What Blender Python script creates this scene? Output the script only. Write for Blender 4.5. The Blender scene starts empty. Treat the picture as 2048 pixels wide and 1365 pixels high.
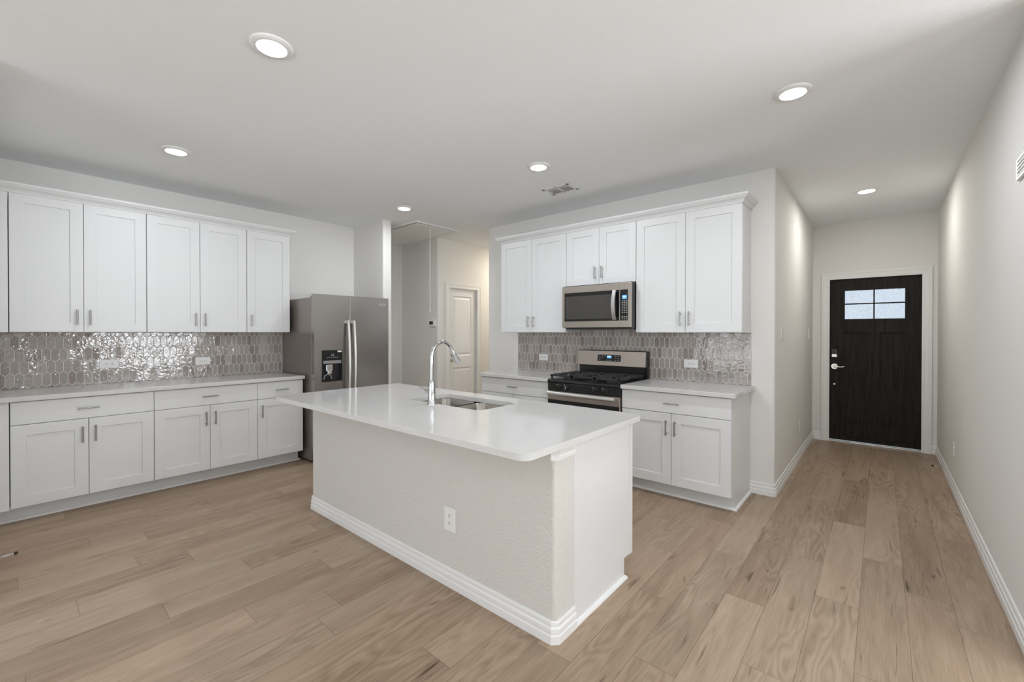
import bpy, bmesh, math, random
from mathutils import Vector, Matrix

random.seed(7)
R = math.radians
PI = math.pi
SC = bpy.context.scene
COL = SC.collection

# ------------------------------------------------------------------ camera
YAW, PITCH, ROLL = R(40.3466), R(-0.3724), R(0.0314)
CAM_H = 1.3698
r = Vector((math.cos(YAW), math.sin(YAW), 0))
fw = Vector((-math.sin(YAW) * math.cos(PITCH), math.cos(YAW) * math.cos(PITCH), math.sin(PITCH)))
up = r.cross(fw)
r2 = r * math.cos(ROLL) + up * math.sin(ROLL)
up2 = -r * math.sin(ROLL) + up * math.cos(ROLL)
cd = bpy.data.cameras.new('camera')
cam = bpy.data.objects.new('camera', cd)
COL.objects.link(cam)
cam.matrix_world = Matrix(((r2.x, up2.x, -fw.x, 0), (r2.y, up2.y, -fw.y, 0), (r2.z, up2.z, -fw.z, CAM_H), (0, 0, 0, 1)))
cd.sensor_fit = 'HORIZONTAL'
cd.sensor_width = 36
cd.lens = 868.338 / 2048 * 36
cd.shift_y = -11.178 / 2048
cd.clip_start = 0.02
SC.camera = cam

# ------------------------------------------------------------------ light
SC.view_settings.view_transform = 'Standard'
SC.view_settings.look = 'None'
SC.view_settings.gamma = 1
SC.view_settings.use_curve_mapping = False
SC.view_settings.exposure = 0.085
SC.cycles.max_bounces = 10
SC.cycles.diffuse_bounces = 6
SC.cycles.sample_clamp_indirect = 6
w = bpy.data.worlds.new('sky')
SC.world = w
w.use_nodes = True
w.node_tree.nodes['Background'].inputs[0].default_value = (0.80, 0.90, 1.0, 1)
w.node_tree.nodes['Background'].inputs[1].default_value = 1.0


def area(name, loc, rot, sx, sy, power, color=(1, 1, 1), shape='RECTANGLE'):
    l = bpy.data.lights.new(name, 'AREA')
    l.shape = shape
    l.size = sx
    l.size_y = sy
    l.energy = power
    l.color = color
    o = bpy.data.objects.new(name, l)
    o.location = loc
    o.rotation_euler = rot
    COL.objects.link(o)
    return o


DAY = (0.93, 0.98, 1.03)
# daylight through the great-room windows (behind and to the right of the camera):
# the sky seen through the panes, and upward fill panels added outside to brighten the ceiling
area('window_daylight_east', (4.66, 2.95, 1.5), (0, R(90), 0), 1.5, 2.7, 76, DAY)
area('window_daylight_southeast', (4.66, -1.6, 1.5), (0, R(90), 0), 1.5, 3.1, 20, DAY)
area('window_daylight_south', (-1.2, -4.66, 1.35), (R(90), 0, 0), 5.6, 2.1, 58, DAY)
area('ceiling_fill_east', (5.75, 2.95, 0.35), (0, R(135), 0), 1.9, 4.0, 930, DAY)  # added fill panel tilted up at the ceiling, as are the next two
area('ceiling_fill_southeast', (5.75, -1.6, 0.35), (0, R(135), 0), 1.9, 4.0, 800, DAY)
area('ceiling_fill_south', (-1.2, -5.7, 0.2), (R(135), 0, 0), 6.5, 1.9, 185, DAY)
for k_, (x_, y_) in enumerate(((-4.06, -1.18), (-2.23, -1.18), (-0.4, -1.18), (-0.4, 0.85), (1.9, -1.18), (1.9, 0.85))):
    # the rest of the grid of recessed lamps, over the great room behind the camera
    area('great_room_lamp', (x_, y_, 2.725), (0, 0, 0), 0.13, 0.13, 2, (0.94, 0.985, 1.05), 'DISK')
area('hallway_lamp', (-4.35, 5.7, 2.72), (0, 0, 0), 0.13, 0.13, 18, (1.0, 0.90, 0.76), 'DISK')
LAMP = 12.0

# ------------------------------------------------------------------ materials


def mat(name, color=(0.8, 0.8, 0.8), rough=0.5, metal=0.0, spec=0.5, bump=None, coat=0.0, emit=None, trans=0.0, aniso=0.0):
    m = bpy.data.materials.new(name)
    m.use_nodes = True
    nt = m.node_tree
    b = nt.nodes['Principled BSDF']
    b.inputs['Base Color'].default_value = (*color, 1)
    b.inputs['Roughness'].default_value = rough
    b.inputs['Metallic'].default_value = metal
    b.inputs['Specular IOR Level'].default_value = spec
    b.inputs['Coat Weight'].default_value = coat
    b.inputs['Coat Roughness'].default_value = 0.05
    b.inputs['Transmission Weight'].default_value = trans
    if aniso:
        b.inputs['Anisotropic'].default_value = aniso
    if emit:
        b.inputs['Emission Color'].default_value = (*emit[0], 1)
        b.inputs['Emission Strength'].default_value = emit[1]
    if bump:
        sc, st, dist = bump[:3]
        tc = nt.nodes.new('ShaderNodeTexCoord')
        mp = nt.nodes.new('ShaderNodeMapping')
        if len(bump) > 3:
            mp.inputs['Scale'].default_value = bump[3]
        n = nt.nodes.new('ShaderNodeTexNoise')
        n.inputs['Scale'].default_value = sc
        n.inputs['Detail'].default_value = 3
        bp = nt.nodes.new('ShaderNodeBump')
        bp.inputs['Strength'].default_value = st
        bp.inputs['Distance'].default_value = dist
        L = nt.links.new
        L(tc.outputs['Object'], mp.inputs['Vector'])
        L(mp.outputs[0], n.inputs['Vector'])
        L(n.outputs['Fac'], bp.inputs['Height'])
        L(bp.outputs[0], b.inputs['Normal'])
    return m


M = {}
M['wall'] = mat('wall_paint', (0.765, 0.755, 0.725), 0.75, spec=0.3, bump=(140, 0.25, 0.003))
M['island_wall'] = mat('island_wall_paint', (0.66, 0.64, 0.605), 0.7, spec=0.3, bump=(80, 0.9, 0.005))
M['ceiling'] = mat('ceiling_paint', (0.865, 0.885, 0.895), 0.85, spec=0.2, bump=(120, 0.3, 0.003))
M['cab'] = mat('cabinet_white', (0.725, 0.73, 0.73), 0.38, spec=0.45)
M['trim'] = mat('trim_white', (0.80, 0.80, 0.79), 0.4, spec=0.45)
M['plate'] = mat('plastic_white', (0.82, 0.815, 0.80), 0.35)
M['slot'] = mat('slot_and_gap_dark', (0.05, 0.05, 0.05), 0.6)
M['nickel'] = mat('brushed_nickel', (0.36, 0.355, 0.345), 0.3, 1.0)
M['satin'] = mat('satin_nickel', (0.68, 0.66, 0.61), 0.28, 1.0)
M['chrome'] = mat('chrome', (0.60, 0.605, 0.61), 0.07, 1.0)
M['steel'] = mat('stainless_steel', (0.49, 0.44, 0.395), 0.30, 1.0, bump=(30, 0.06, 0.001, (1, 1, 40)))
M['steel_v'] = mat('stainless_fridge', (0.40, 0.375, 0.355), 0.26, 1.0, bump=(30, 0.05, 0.001, (60, 60, 1)))
M['steel_bright'] = mat('stainless_handle', (0.60, 0.59, 0.57), 0.33, 1.0)
M['sink'] = mat('stainless_sink', (0.40, 0.375, 0.345), 0.24, 1.0)
M['case'] = mat('appliance_grey', (0.28, 0.245, 0.225), 0.32, 0.55)
M['black'] = mat('black_enamel', (0.012, 0.012, 0.012), 0.22)
M['black_glass'] = mat('black_glass', (0.010, 0.010, 0.010), 0.05)
M['iron'] = mat('cast_iron', (0.025, 0.025, 0.025), 0.5)
M['dark'] = mat('dark_plastic', (0.02, 0.02, 0.022), 0.4)
M['mesh_glass'] = mat('microwave_window', (0.05, 0.047, 0.044), 0.06, spec=0.7)
M['blue'] = mat('blue_display', (0.02, 0.05, 0.1), 0.2, emit=((0.10, 0.42, 0.95), 0.9))
M['digit'] = mat('display_digit', (0.3, 0.5, 0.7), 0.3, emit=((0.55, 0.8, 1.0), 1.1))
M['ink'] = mat('key_print', (0.42, 0.42, 0.42), 0.5)
M['badge'] = mat('badge_silver', (0.85, 0.85, 0.85), 0.18, 1.0)
M['grey_plastic'] = mat('grey_plastic', (0.30, 0.30, 0.31), 0.3, 0.3)
M['lens'] = mat('lamp_lens', (0.9, 0.9, 0.88), 0.4, emit=((1.0, 0.99, 0.97), LAMP))
M['vent_dark'] = mat('vent_shadow', (0.16, 0.16, 0.155), 0.8)
M['rubber'] = mat('dark_rubber', (0.03, 0.025, 0.022), 0.6)
M['quartz'] = mat('white_quartz', (0.64, 0.632, 0.62), 0.09, spec=0.5)


def quartz_nodes(m):
    nt = m.node_tree
    b = nt.nodes['Principled BSDF']
    L = nt.links.new
    tc = nt.nodes.new('ShaderNodeTexCoord')
    n = nt.nodes.new('ShaderNodeTexNoise')
    n.inputs['Scale'].default_value = 1.6
    n.inputs['Detail'].default_value = 6
    n.inputs['Distortion'].default_value = 1.2
    a = nt.nodes.new('ShaderNodeMath'); a.operation = 'SUBTRACT'; a.inputs[1].default_value = 0.5
    ab = nt.nodes.new('ShaderNodeMath'); ab.operation = 'ABSOLUTE'
    rp = nt.nodes.new('ShaderNodeValToRGB')
    rp.color_ramp.elements[0].position = 0.0
    rp.color_ramp.elements[0].color = (0.628, 0.618, 0.605, 1)
    rp.color_ramp.elements[1].position = 0.02
    rp.color_ramp.elements[1].color = (0.64, 0.632, 0.62, 1)
    L(tc.outputs['Object'], n.inputs['Vector'])
    L(n.outputs['Fac'], a.inputs[0]); L(a.outputs[0], ab.inputs[0]); L(ab.outputs[0], rp.inputs[0])
    L(rp.outputs[0], b.inputs['Base Color'])


quartz_nodes(M['quartz'])


def glass_thin(name, tint=(1, 1, 1), gloss=0.06):
    m = bpy.data.materials.new(name)
    m.use_nodes = True
    nt = m.node_tree
    nt.nodes.remove(nt.nodes['Principled BSDF'])
    t = nt.nodes.new('ShaderNodeBsdfTransparent'); t.inputs[0].default_value = (*tint, 1)
    g = nt.nodes.new('ShaderNodeBsdfGlossy'); g.inputs['Roughness'].default_value = 0.02
    mx = nt.nodes.new('ShaderNodeMixShader'); mx.inputs[0].default_value = gloss
    nt.links.new(t.outputs[0], mx.inputs[1]); nt.links.new(g.outputs[0], mx.inputs[2])
    nt.links.new(mx.outputs[0], nt.nodes['Material Output'].inputs[0])
    return m


M['pane'] = glass_thin('window_glass')


def rain_glass():
    m = bpy.data.materials.new('rain_glass')
    m.use_nodes = True
    nt = m.node_tree
    b = nt.nodes['Principled BSDF']
    b.inputs['Base Color'].default_value = (0.95, 0.97, 1, 1)
    b.inputs['Roughness'].default_value = 0.35
    b.inputs['Transmission Weight'].default_value = 1
    b.inputs['IOR'].default_value = 1.3
    tc = nt.nodes.new('ShaderNodeTexCoord')
    v = nt.nodes.new('ShaderNodeTexNoise'); v.inputs['Scale'].default_value = 130; v.inputs['Detail'].default_value = 2
    bp = nt.nodes.new('ShaderNodeBump'); bp.inputs['Strength'].default_value = 1; bp.inputs['Distance'].default_value = 0.01
    rp = nt.nodes.new('ShaderNodeValToRGB')
    rp.color_ramp.elements[0].position = 0.35; rp.color_ramp.elements[0].color = (0.62, 0.66, 0.72, 1)
    rp.color_ramp.elements[1].position = 0.62; rp.color_ramp.elements[1].color = (1, 1, 1, 1)
    L = nt.links.new
    L(tc.outputs['Object'], v.inputs['Vector']); L(v.outputs[0], bp.inputs['Height']); L(bp.outputs[0], b.inputs['Normal'])
    L(v.outputs[0], rp.inputs[0]); L(rp.outputs[0], b.inputs['Base Color'])
    return m


M['rain'] = rain_glass()


def dark_wood():
    m = mat('dark_stained_wood', (0.016, 0.013, 0.011), 0.5, spec=0.16)
    nt = m.node_tree
    b = nt.nodes['Principled BSDF']
    tc = nt.nodes.new('ShaderNodeTexCoord')
    mp = nt.nodes.new('ShaderNodeMapping'); mp.inputs['Scale'].default_value = (60, 60, 3)
    n = nt.nodes.new('ShaderNodeTexNoise'); n.inputs['Scale'].default_value = 1; n.inputs['Detail'].default_value = 6; n.inputs['Distortion'].default_value = 0.6
    rp = nt.nodes.new('ShaderNodeValToRGB')
    rp.color_ramp.elements[0].position = 0.3; rp.color_ramp.elements[0].color = (0.0075, 0.006, 0.0048, 1)
    rp.color_ramp.elements[1].position = 0.75; rp.color_ramp.elements[1].color = (0.027, 0.0215, 0.017, 1)
    bp = nt.nodes.new('ShaderNodeBump'); bp.inputs['Strength'].default_value = 0.3; bp.inputs['Distance'].default_value = 0.002
    L = nt.links.new
    L(tc.outputs['Object'], mp.inputs[0]); L(mp.outputs[0], n.inputs['Vector']); L(n.outputs[0], rp.inputs[0])
    L(rp.outputs[0], b.inputs['Base Color']); L(n.outputs[0], bp.inputs['Height']); L(bp.outputs[0], b.inputs['Normal'])
    return m


M['door_wood'] = dark_wood()
PW, PL, PX0 = 0.1795, 1.178, 0.103


def floor_mat():
    m = mat('oak_plank', (0.4, 0.3, 0.22), 0.42, spec=0.35)
    nt = m.node_tree
    N = nt.nodes.new
    L = nt.links.new
    b = nt.nodes['Principled BSDF']
    uv = N('ShaderNodeUVMap'); uv.uv_map = 'plank'
    at = N('ShaderNodeVertexColor'); at.layer_name = 'tone'
    sep = N('ShaderNodeSeparateColor'); L(at.outputs[0], sep.inputs[0])
    xy = N('ShaderNodeSeparateXYZ'); L(uv.outputs[0], xy.inputs[0])

    def math_(op, a, b_=None, c=None):
        n = N('ShaderNodeMath'); n.operation = op
        for i, v in enumerate((a, b_, c)):
            if v is None:
                continue
            if hasattr(v, 'is_output'):
                L(v, n.inputs[i])
            else:
                n.inputs[i].default_value = v
        return n.outputs[0]

    def ramp(src, *els):
        n = N('ShaderNodeValToRGB')
        e = n.color_ramp.elements
        while len(e) < len(els):
            e.new(0.5)
        for q, (p, c) in zip(e, els):
            q.position = p
            q.color = (c, c, c, 1) if not isinstance(c, tuple) else (*c, 1)
        L(src, n.inputs[0])
        return n.outputs[0]

    def vec(sx, sy, oz):
        c = N('ShaderNodeCombineXYZ')
        L(math_('MULTIPLY_ADD', xy.outputs[0], sx, math_('MULTIPLY', sep.outputs[0], 37.0)), c.inputs[0])
        L(math_('MULTIPLY_ADD', xy.outputs[1], sy, math_('MULTIPLY', sep.outputs[1], 53.0)), c.inputs[1])
        c.inputs[2].default_value = oz
        return c.outputs[0]

    def noise(v, detail, dist=0.0, rough=0.5):
        n = N('ShaderNodeTexNoise'); n.inputs['Scale'].default_value = 1
        n.inputs['Detail'].default_value = detail; n.inputs['Distortion'].default_value = dist
        n.inputs['Roughness'].default_value = rough
        L(v, n.inputs['Vector'])
        return n.outputs[0]
    fine = noise(vec(190, 5, 0), 5, 0.3, 0.6)
    broad = noise(vec(14, 1.3, 3), 3, 0.8)
    body = noise(vec(6.5, 1.1, 7), 2, 0.2)
    rings = math_('FRACT', math_('MULTIPLY', body, 13.0))
    rings = math_('ABSOLUTE', math_('SUBTRACT', rings, 0.5))
    ringm = ramp(noise(vec(5, 0.9, 15), 1), (0.44, 0.0), (0.62, 1.0))
    knot = ramp(noise(vec(17, 3.2, 21), 2, 0.8), (0.24, 1.0), (0.31, 0.0))
    crack = ramp(noise(vec(42, 2.6, 31), 2, 0.6), (0.25, 1.0), (0.32, 0.0))
    v = math_('MULTIPLY_ADD', fine, 0.62, -0.31)
    v = math_('ADD', v, math_('MULTIPLY_ADD', broad, 0.55, -0.27))
    v = math_('ADD', v, math_('MULTIPLY', math_('MULTIPLY', math_('SUBTRACT', rings, 0.25), ringm), 0.48))
    v = math_('ADD', v, math_('MULTIPLY_ADD', sep.outputs[2], 0.26, -0.13))
    v = math_('SUBTRACT', v, math_('MULTIPLY', knot, 0.30))
    v = math_('SUBTRACT', v, math_('MULTIPLY', crack, 0.36))
    v = math_('ADD', v, 0.55)
    colr = ramp(v, (0.0, (0.085, 0.054, 0.034)), (0.35, (0.260, 0.186, 0.129)), (0.62, (0.362, 0.271, 0.197)), (1.0, (0.46, 0.364, 0.277)))
    # warm / grey drift per plank
    hue = N('ShaderNodeMix'); hue.data_type = 'RGBA'; hue.blend_type = 'MULTIPLY'; hue.inputs[0].default_value = 1
    L(colr, hue.inputs[6])
    tint = N('ShaderNodeMix'); tint.data_type = 'RGBA'
    tint.inputs[6].default_value = (1.035, 0.99, 0.955, 1); tint.inputs[7].default_value = (0.99, 1.0, 0.99, 1)
    L(sep.outputs[0], tint.inputs[0]); L(tint.outputs[2], hue.inputs[7])
    # joints
    dx = math_('MINIMUM', xy.outputs[0], math_('SUBTRACT', PW, xy.outputs[0]))
    dy = math_('MINIMUM', xy.outputs[1], math_('SUBTRACT', PL, xy.outputs[1]))
    d = math_('MINIMUM', dx, dy)
    j = ramp(math_('MULTIPLY', d, 100.0), (0.06, 0.45), (0.14, 1.0))
    jm = N('ShaderNodeMix'); jm.data_type = 'RGBA'; jm.blend_type = 'MULTIPLY'; jm.inputs[0].default_value = 1
    L(hue.outputs[2], jm.inputs[6]); L(j, jm.inputs[7])
    L(jm.outputs[2], b.inputs['Base Color'])
    bp = N('ShaderNodeBump'); bp.inputs['Strength'].default_value = 0.12; bp.inputs['Distance'].default_value = 0.002
    L(math_('ADD', fine, math_('MULTIPLY', j, 2.0)), bp.inputs['Height'])
    L(bp.outputs[0], b.inputs['Normal'])
    L(math_('MULTIPLY_ADD', fine, 0.18, 0.36), b.inputs['Roughness'])
    return m


M['floor'] = floor_mat()


def tile_mat():
    m = mat('glazed_tile', (0.4, 0.37, 0.35), 0.06, spec=0.72)
    nt = m.node_tree
    N = nt.nodes.new
    L = nt.links.new
    b = nt.nodes['Principled BSDF']
    at = N('ShaderNodeVertexColor'); at.layer_name = 'tone'
    sep = N('ShaderNodeSeparateColor'); L(at.outputs[0], sep.inputs[0])
    rp = N('ShaderNodeValToRGB')
    e = rp.color_ramp.elements
    for _ in range(3):
        e.new(0.5)
    cols = [(0.265, 0.215, 0.193), (0.335, 0.288, 0.261), (0.385, 0.342, 0.311), (0.34, 0.31, 0.289), (0.445, 0.395, 0.355)]
    for q, p, c in zip(e, (0, 0.3, 0.55, 0.75, 1), cols):
        q.position = p
        q.color = (*c, 1)
    L(sep.outputs[0], rp.inputs[0])
    tc = N('ShaderNodeTexCoord')
    add = N('ShaderNodeVectorMath'); add.operation = 'MULTIPLY_ADD'
    L(at.outputs[0], add.inputs[0]); add.inputs[1].default_value = (19, 23, 29); L(tc.outputs['Object'], add.inputs[2])
    n = N('ShaderNodeTexNoise'); n.inputs['Scale'].default_value = 42; n.inputs['Detail'].default_value = 1.5; L(add.outputs[0], n.inputs['Vector'])
    n2 = N('ShaderNodeTexNoise'); n2.inputs['Scale'].default_value = 90; n2.inputs['Detail'].default_value = 3; L(add.outputs[0], n2.inputs['Vector'])
    mx = N('ShaderNodeMix'); mx.data_type = 'RGBA'; mx.blend_type = 'MULTIPLY'; mx.inputs[0].default_value = 1
    r2_ = N('ShaderNodeValToRGB')
    r2_.color_ramp.elements[0].position = 0.3; r2_.color_ramp.elements[0].color = (0.86, 0.86, 0.86, 1)
    r2_.color_ramp.elements[1].position = 0.7; r2_.color_ramp.elements[1].color = (1.08, 1.08, 1.08, 1)
    L(n2.outputs[0], r2_.inputs[0]); L(rp.outputs[0], mx.inputs[6]); L(r2_.outputs[0], mx.inputs[7]); L(mx.outputs[2], b.inputs['Base Color'])
    bp = N('ShaderNodeBump'); bp.inputs['Strength'].default_value = 0.4; bp.inputs['Distance'].default_value = 0.004
    L(n.outputs[0], bp.inputs['Height']); L(bp.outputs[0], b.inputs['Normal'])
    return m


M['tile'] = tile_mat()
M['grout'] = mat('tile_grout', (0.76, 0.735, 0.70), 0.8)

# ------------------------------------------------------------------ mesh helpers


def bx(bm, x0, y0, z0, x1, y1, z1, mi=0):
    vs = [bm.verts.new((x, y, z)) for z in (z0, z1) for y in (y0, y1) for x in (x0, x1)]
    for f in ((0, 2, 3, 1), (4, 5, 7, 6), (0, 1, 5, 4), (2, 6, 7, 3), (0, 4, 6, 2), (1, 3, 7, 5)):
        bm.faces.new([vs[i] for i in f]).material_index = mi
    return vs


def NB():
    return bmesh.new()


def box(*a):
    bm = NB()
    bx(bm, *a)
    return bm


def obj(name, bm, mats, parent=None, bevel=0.0, smooth=None, loc=None, segs=2):
    bmesh.ops.recalc_face_normals(bm, faces=bm.faces)
    me = bpy.data.meshes.new(name)
    bm.to_mesh(me)
    bm.free()
    for m in (mats if isinstance(mats, (list, tuple)) else [mats]):
        me.materials.append(M[m] if isinstance(m, str) else m)
    if smooth:
        me.polygons.foreach_set('use_smooth', [True] * len(me.polygons))
        me.set_sharp_from_angle(angle=R(smooth))
    o = bpy.data.objects.new(name, me)
    COL.objects.link(o)
    if parent:
        o.parent = parent
    if loc:
        o.location = loc
    if bevel:
        md = o.modifiers.new('bevel', 'BEVEL')
        md.width = bevel
        md.segments = segs
        md.limit_method = 'ANGLE'
        md.angle_limit = R(40)
    return o


def prism(bm, pts, z0, z1, mi=0):
    a = [bm.verts.new((x, y, z0)) for x, y in pts]
    b = [bm.verts.new((x, y, z1)) for x, y in pts]
    n = len(pts)
    bm.faces.new(list(reversed(a))).material_index = mi
    bm.faces.new(b).material_index = mi
    for i in range(n):
        bm.faces.new((a[i], a[(i + 1) % n], b[(i + 1) % n], b[i])).material_index = mi


def round_poly(pts, rad, seg=6):
    """rad: one radius, or one per corner"""
    out = []
    n = len(pts)
    for i, p in enumerate(pts):
        rr = rad[i] if isinstance(rad, (list, tuple)) else rad
        p = Vector(p)
        if rr <= 0:
            out.append(tuple(p))
            continue
        a = (Vector(pts[i - 1]) - p).normalized()
        b = (Vector(pts[(i + 1) % n]) - p).normalized()
        c = p + (a + b) * rr
        s, e = p + a * rr - c, p + b * rr - c
        for k in range(seg + 1):
            t = k / seg * PI / 2
            q = c + s * math.cos(t) + e * math.sin(t)
            out.append((q.x, q.y))
    return out


def rrect(x0, y0, x1, y1, rad, seg=6):
    return round_poly([(x0, y0), (x1, y0), (x1, y1), (x0, y1)], rad, seg)


def slab_with_hole(bm, outer, inner, z0, z1):
    loops = {}
    for z in (z0, z1):
        es = []
        for key, pts in (('o', outer), ('i', inner)):
            vs = [bm.verts.new((x, y, z)) for x, y in pts]
            loops[key, z] = vs
            es += [bm.edges.new((vs[k], vs[(k + 1) % len(vs)])) for k in range(len(vs))]
        bmesh.ops.triangle_fill(bm, use_beauty=True, use_dissolve=False, edges=es)
    for key in 'oi':
        a, b = loops[key, z0], loops[key, z1]
        for k in range(len(a)):
            bm.faces.new((a[k], a[(k + 1) % len(a)], b[(k + 1) % len(a)], b[k]))


def ring_plate(bm, x0, z0, x1, z1, hx0, hz0, hx1, hz1, y0, y1, mi=0):
    """plate in the xz plane with a rectangular hole, y0 front, y1 back"""
    V = {}
    for k, y in enumerate((y0, y1)):
        V['o', k] = [bm.verts.new((x, y, z)) for x, z in ((x0, z0), (x1, z0), (x1, z1), (x0, z1))]
        V['i', k] = [bm.verts.new((x, y, z)) for x, z in ((hx0, hz0), (hx1, hz0), (hx1, hz1), (hx0, hz1))]
    for i in range(4):
        j = (i + 1) % 4
        for k in (0, 1):
            bm.faces.new((V['o', k][i], V['o', k][j], V['i', k][j], V['i', k][i])).material_index = mi
        for q in 'oi':
            bm.faces.new((V[q, 0][i], V[q, 0][j], V[q, 1][j], V[q, 1][i])).material_index = mi


def sweep(bm, path, prof, closed=False):
    """extrude profile [(out, z)] along a 2-D path; out goes to the right of the travel direction; mitred"""
    n = len(path)
    P = [Vector(p) for p in path]
    rows = []
    for i in range(n):
        d0 = (P[i] - P[i - 1]).normalized() if (i > 0 or closed) else None
        d1 = (P[(i + 1) % n] - P[i]).normalized() if (i < n - 1 or closed) else None
        d0 = d0 or d1
        d1 = d1 or d0
        n0, n1 = Vector((d0.y, -d0.x)), Vector((d1.y, -d1.x))
        m = (n0 + n1)
        m = m / max(m.dot(n0), 1e-6)
        rows.append([bm.verts.new((P[i].x + m.x * o, P[i].y + m.y * o, z)) for o, z in prof])
    k = len(prof)
    for i in range(n if closed else n - 1):
        a, b = rows[i], rows[(i + 1) % n]
        for j in range(k):
            bm.faces.new((a[j], b[j], b[(j + 1) % k], a[(j + 1) % k]))
    if not closed:
        bm.faces.new(rows[0])
        bm.faces.new(list(reversed(rows[-1])))


def tube(bm, pts, rad, seg=14, cap=True, mi=0):
    P = [Vector(p) for p in pts]
    rows = []
    ref = None
    for i, p in enumerate(P):
        t = ((P[i] - P[i - 1]) if i else (P[1] - P[0])).normalized()
        if 0 < i < len(P) - 1:
            t = (t + (P[i + 1] - P[i]).normalized()).normalized()
        if ref is None:
            ref = Vector((0, 0, 1)) if abs(t.z) < 0.9 else Vector((1, 0, 0))
        u = (ref - t * ref.dot(t)).normalized()
        ref = u
        v = t.cross(u)
        rr = rad[i] if isinstance(rad, (list, tuple)) else rad
        rows.append([bm.verts.new(p + (u * math.cos(2 * PI * k / seg) + v * math.sin(2 * PI * k / seg)) * rr) for k in range(seg)])
    for a, b in zip(rows, rows[1:]):
        for k in range(seg):
            bm.faces.new((a[k], a[(k + 1) % seg], b[(k + 1) % seg], b[k])).material_index = mi
    if cap:
        bm.faces.new(rows[0]).material_index = mi
        bm.faces.new(rows[-1]).material_index = mi


def lathe(bm, prof, seg=32, c=(0, 0, 0), mi=0):
    rows = []
    for rr, z in prof:
        rows.append([bm.verts.new((c[0] + rr * math.cos(2 * PI * k / seg), c[1] + rr * math.sin(2 * PI * k / seg), c[2] + z)) for k in range(seg)] if rr > 1e-6 else [bm.verts.new((c[0], c[1], c[2] + z))])
    for a, b in zip(rows, rows[1:]):
        for k in range(seg):
            q = [a[k % len(a)], a[(k + 1) % len(a)], b[(k + 1) % len(b)], b[k % len(b)]]
            u = []
            for v in q:
                if v not in u:
                    u.append(v)
            if len(u) > 2:
                bm.faces.new(u).material_index = mi


def tag(o, label, cat, group=None, kind=None):
    o['label'] = label
    o['category'] = cat
    if group:
        o['group'] = group
    if kind:
        o['kind'] = kind
    return o


def thing(name, label, cat, loc=(0, 0, 0), rz=0.0, group=None, kind=None):
    o = bpy.data.objects.new(name, None)
    o.empty_display_size = 0.1
    COL.objects.link(o)
    o.location = loc
    o.rotation_euler = (0, 0, rz)
    return tag(o, label, cat, group, kind)


def struct(name, bm, m, label, cat, smooth=None, bevel=0.0):
    return tag(obj(name, bm, m, smooth=smooth, bevel=bevel), label, cat, kind='structure')


def dup(root, loc, rz, label, group=None):
    q = root.copy()
    COL.objects.link(q)
    q.location = loc
    q.rotation_euler = (0, 0, rz)
    q['label'] = label
    if group:
        q['group'] = group
    for ch in list(root.children):
        c = ch.copy()
        COL.objects.link(c)
        c.parent = q
        for g in ch.children:
            d = g.copy()
            COL.objects.link(d)
            d.parent = c
    return q


def text_bm(s, size, depth=0.0006):
    c = bpy.data.curves.new('lettering', 'FONT')
    c.body = s
    c.size = size
    c.extrude = depth
    c.align_x = 'CENTER'
    c.align_y = 'CENTER'
    o = bpy.data.objects.new('lettering', c)
    COL.objects.link(o)
    dg = bpy.context.evaluated_depsgraph_get()
    me = bpy.data.meshes.new_from_object(o.evaluated_get(dg))
    bm = NB()
    bm.from_mesh(me)
    bpy.data.objects.remove(o)
    bpy.data.curves.remove(c)
    bpy.data.meshes.remove(me)
    bm.transform(Matrix.Rotation(PI / 2, 4, 'X'))   # faces -y
    return bm


# ------------------------------------------------------------------ key planes
ZC = 2.743
XL, YF, XV = -5.285, 3.007, -4.602        # left wall, fridge wing wall
YK, XW = 4.170, -3.952                    # kitchen wall and its left end
XH, XR, YD = -0.671, 0.485, 6.803         # entry hall left wall, right wall, front-door wall
YT, XD, XE = 4.095, -4.888, -5.75         # hallway wall with thermostat, pantry-door wall, hallway end
XUF, XBF = -4.958, -4.659                 # door faces, left run (upper, base)
YUF, YBF = 3.862, 3.541                   # door faces, kitchen wall run
GX, GY = 4.5, -4.5                        # great room
CT = 0.914
ZU, ZT = 1.370, 2.428

# ------------------------------------------------------------------ the setting


def build_floor():
    bm = NB()
    uv = bm.loops.layers.uv.new('plank')
    vc = bm.loops.layers.float_color.new('tone')
    ph = {0: 3.092, -1: 3.396, -2: 2.7455, -3: 1.982, -4: 2.463, -5: 1.728, -6: 2.1965, -7: 2.7025, -8: 3.15,
          -12: .973, -14: .7745, -15: 1.235, -16: .518, -17: .933, -18: .242, -19: .746, -20: .521, -21: 1.231, -22: .6245, -25: .7065}
    rnd = random.Random(11)
    y_lo, y_hi = GY - 0.1, 7.3
    for m in range(-33, 26):
        x0 = PX0 + PW * m
        p = ph.get(m, rnd.uniform(0, PL))
        k0 = math.floor((y_lo - p) / PL)
        for k in range(k0, math.ceil((y_hi - p) / PL)):
            ya, yb = p + k * PL, p + (k + 1) * PL
            a, b = max(ya, y_lo), min(yb, y_hi)
            if b - a < 0.01:
                continue
            vs = [bm.verts.new(q) for q in ((x0, a, 0), (x0 + PW, a, 0), (x0 + PW, b, 0), (x0, b, 0))]
            f = bm.faces.new(vs)
            t = (rnd.random(), rnd.random(), min(1, max(0, rnd.gauss(0.5, 0.27))), 1)
            for lp, q in zip(f.loops, ((0, a - ya), (PW, a - ya), (PW, b - ya), (0, b - ya))):
                lp[uv].uv = q
                lp[vc] = t
    return struct('floor', bm, 'floor', 'light brown oak plank floor running toward the front door', 'floor')


build_floor()
struct('ceiling', box(-6.0, GY - 0.1, ZC, GX + 0.12, 7.3, ZC + 0.1), 'ceiling', 'flat pale grey painted ceiling with recessed lights', 'ceiling')

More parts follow.
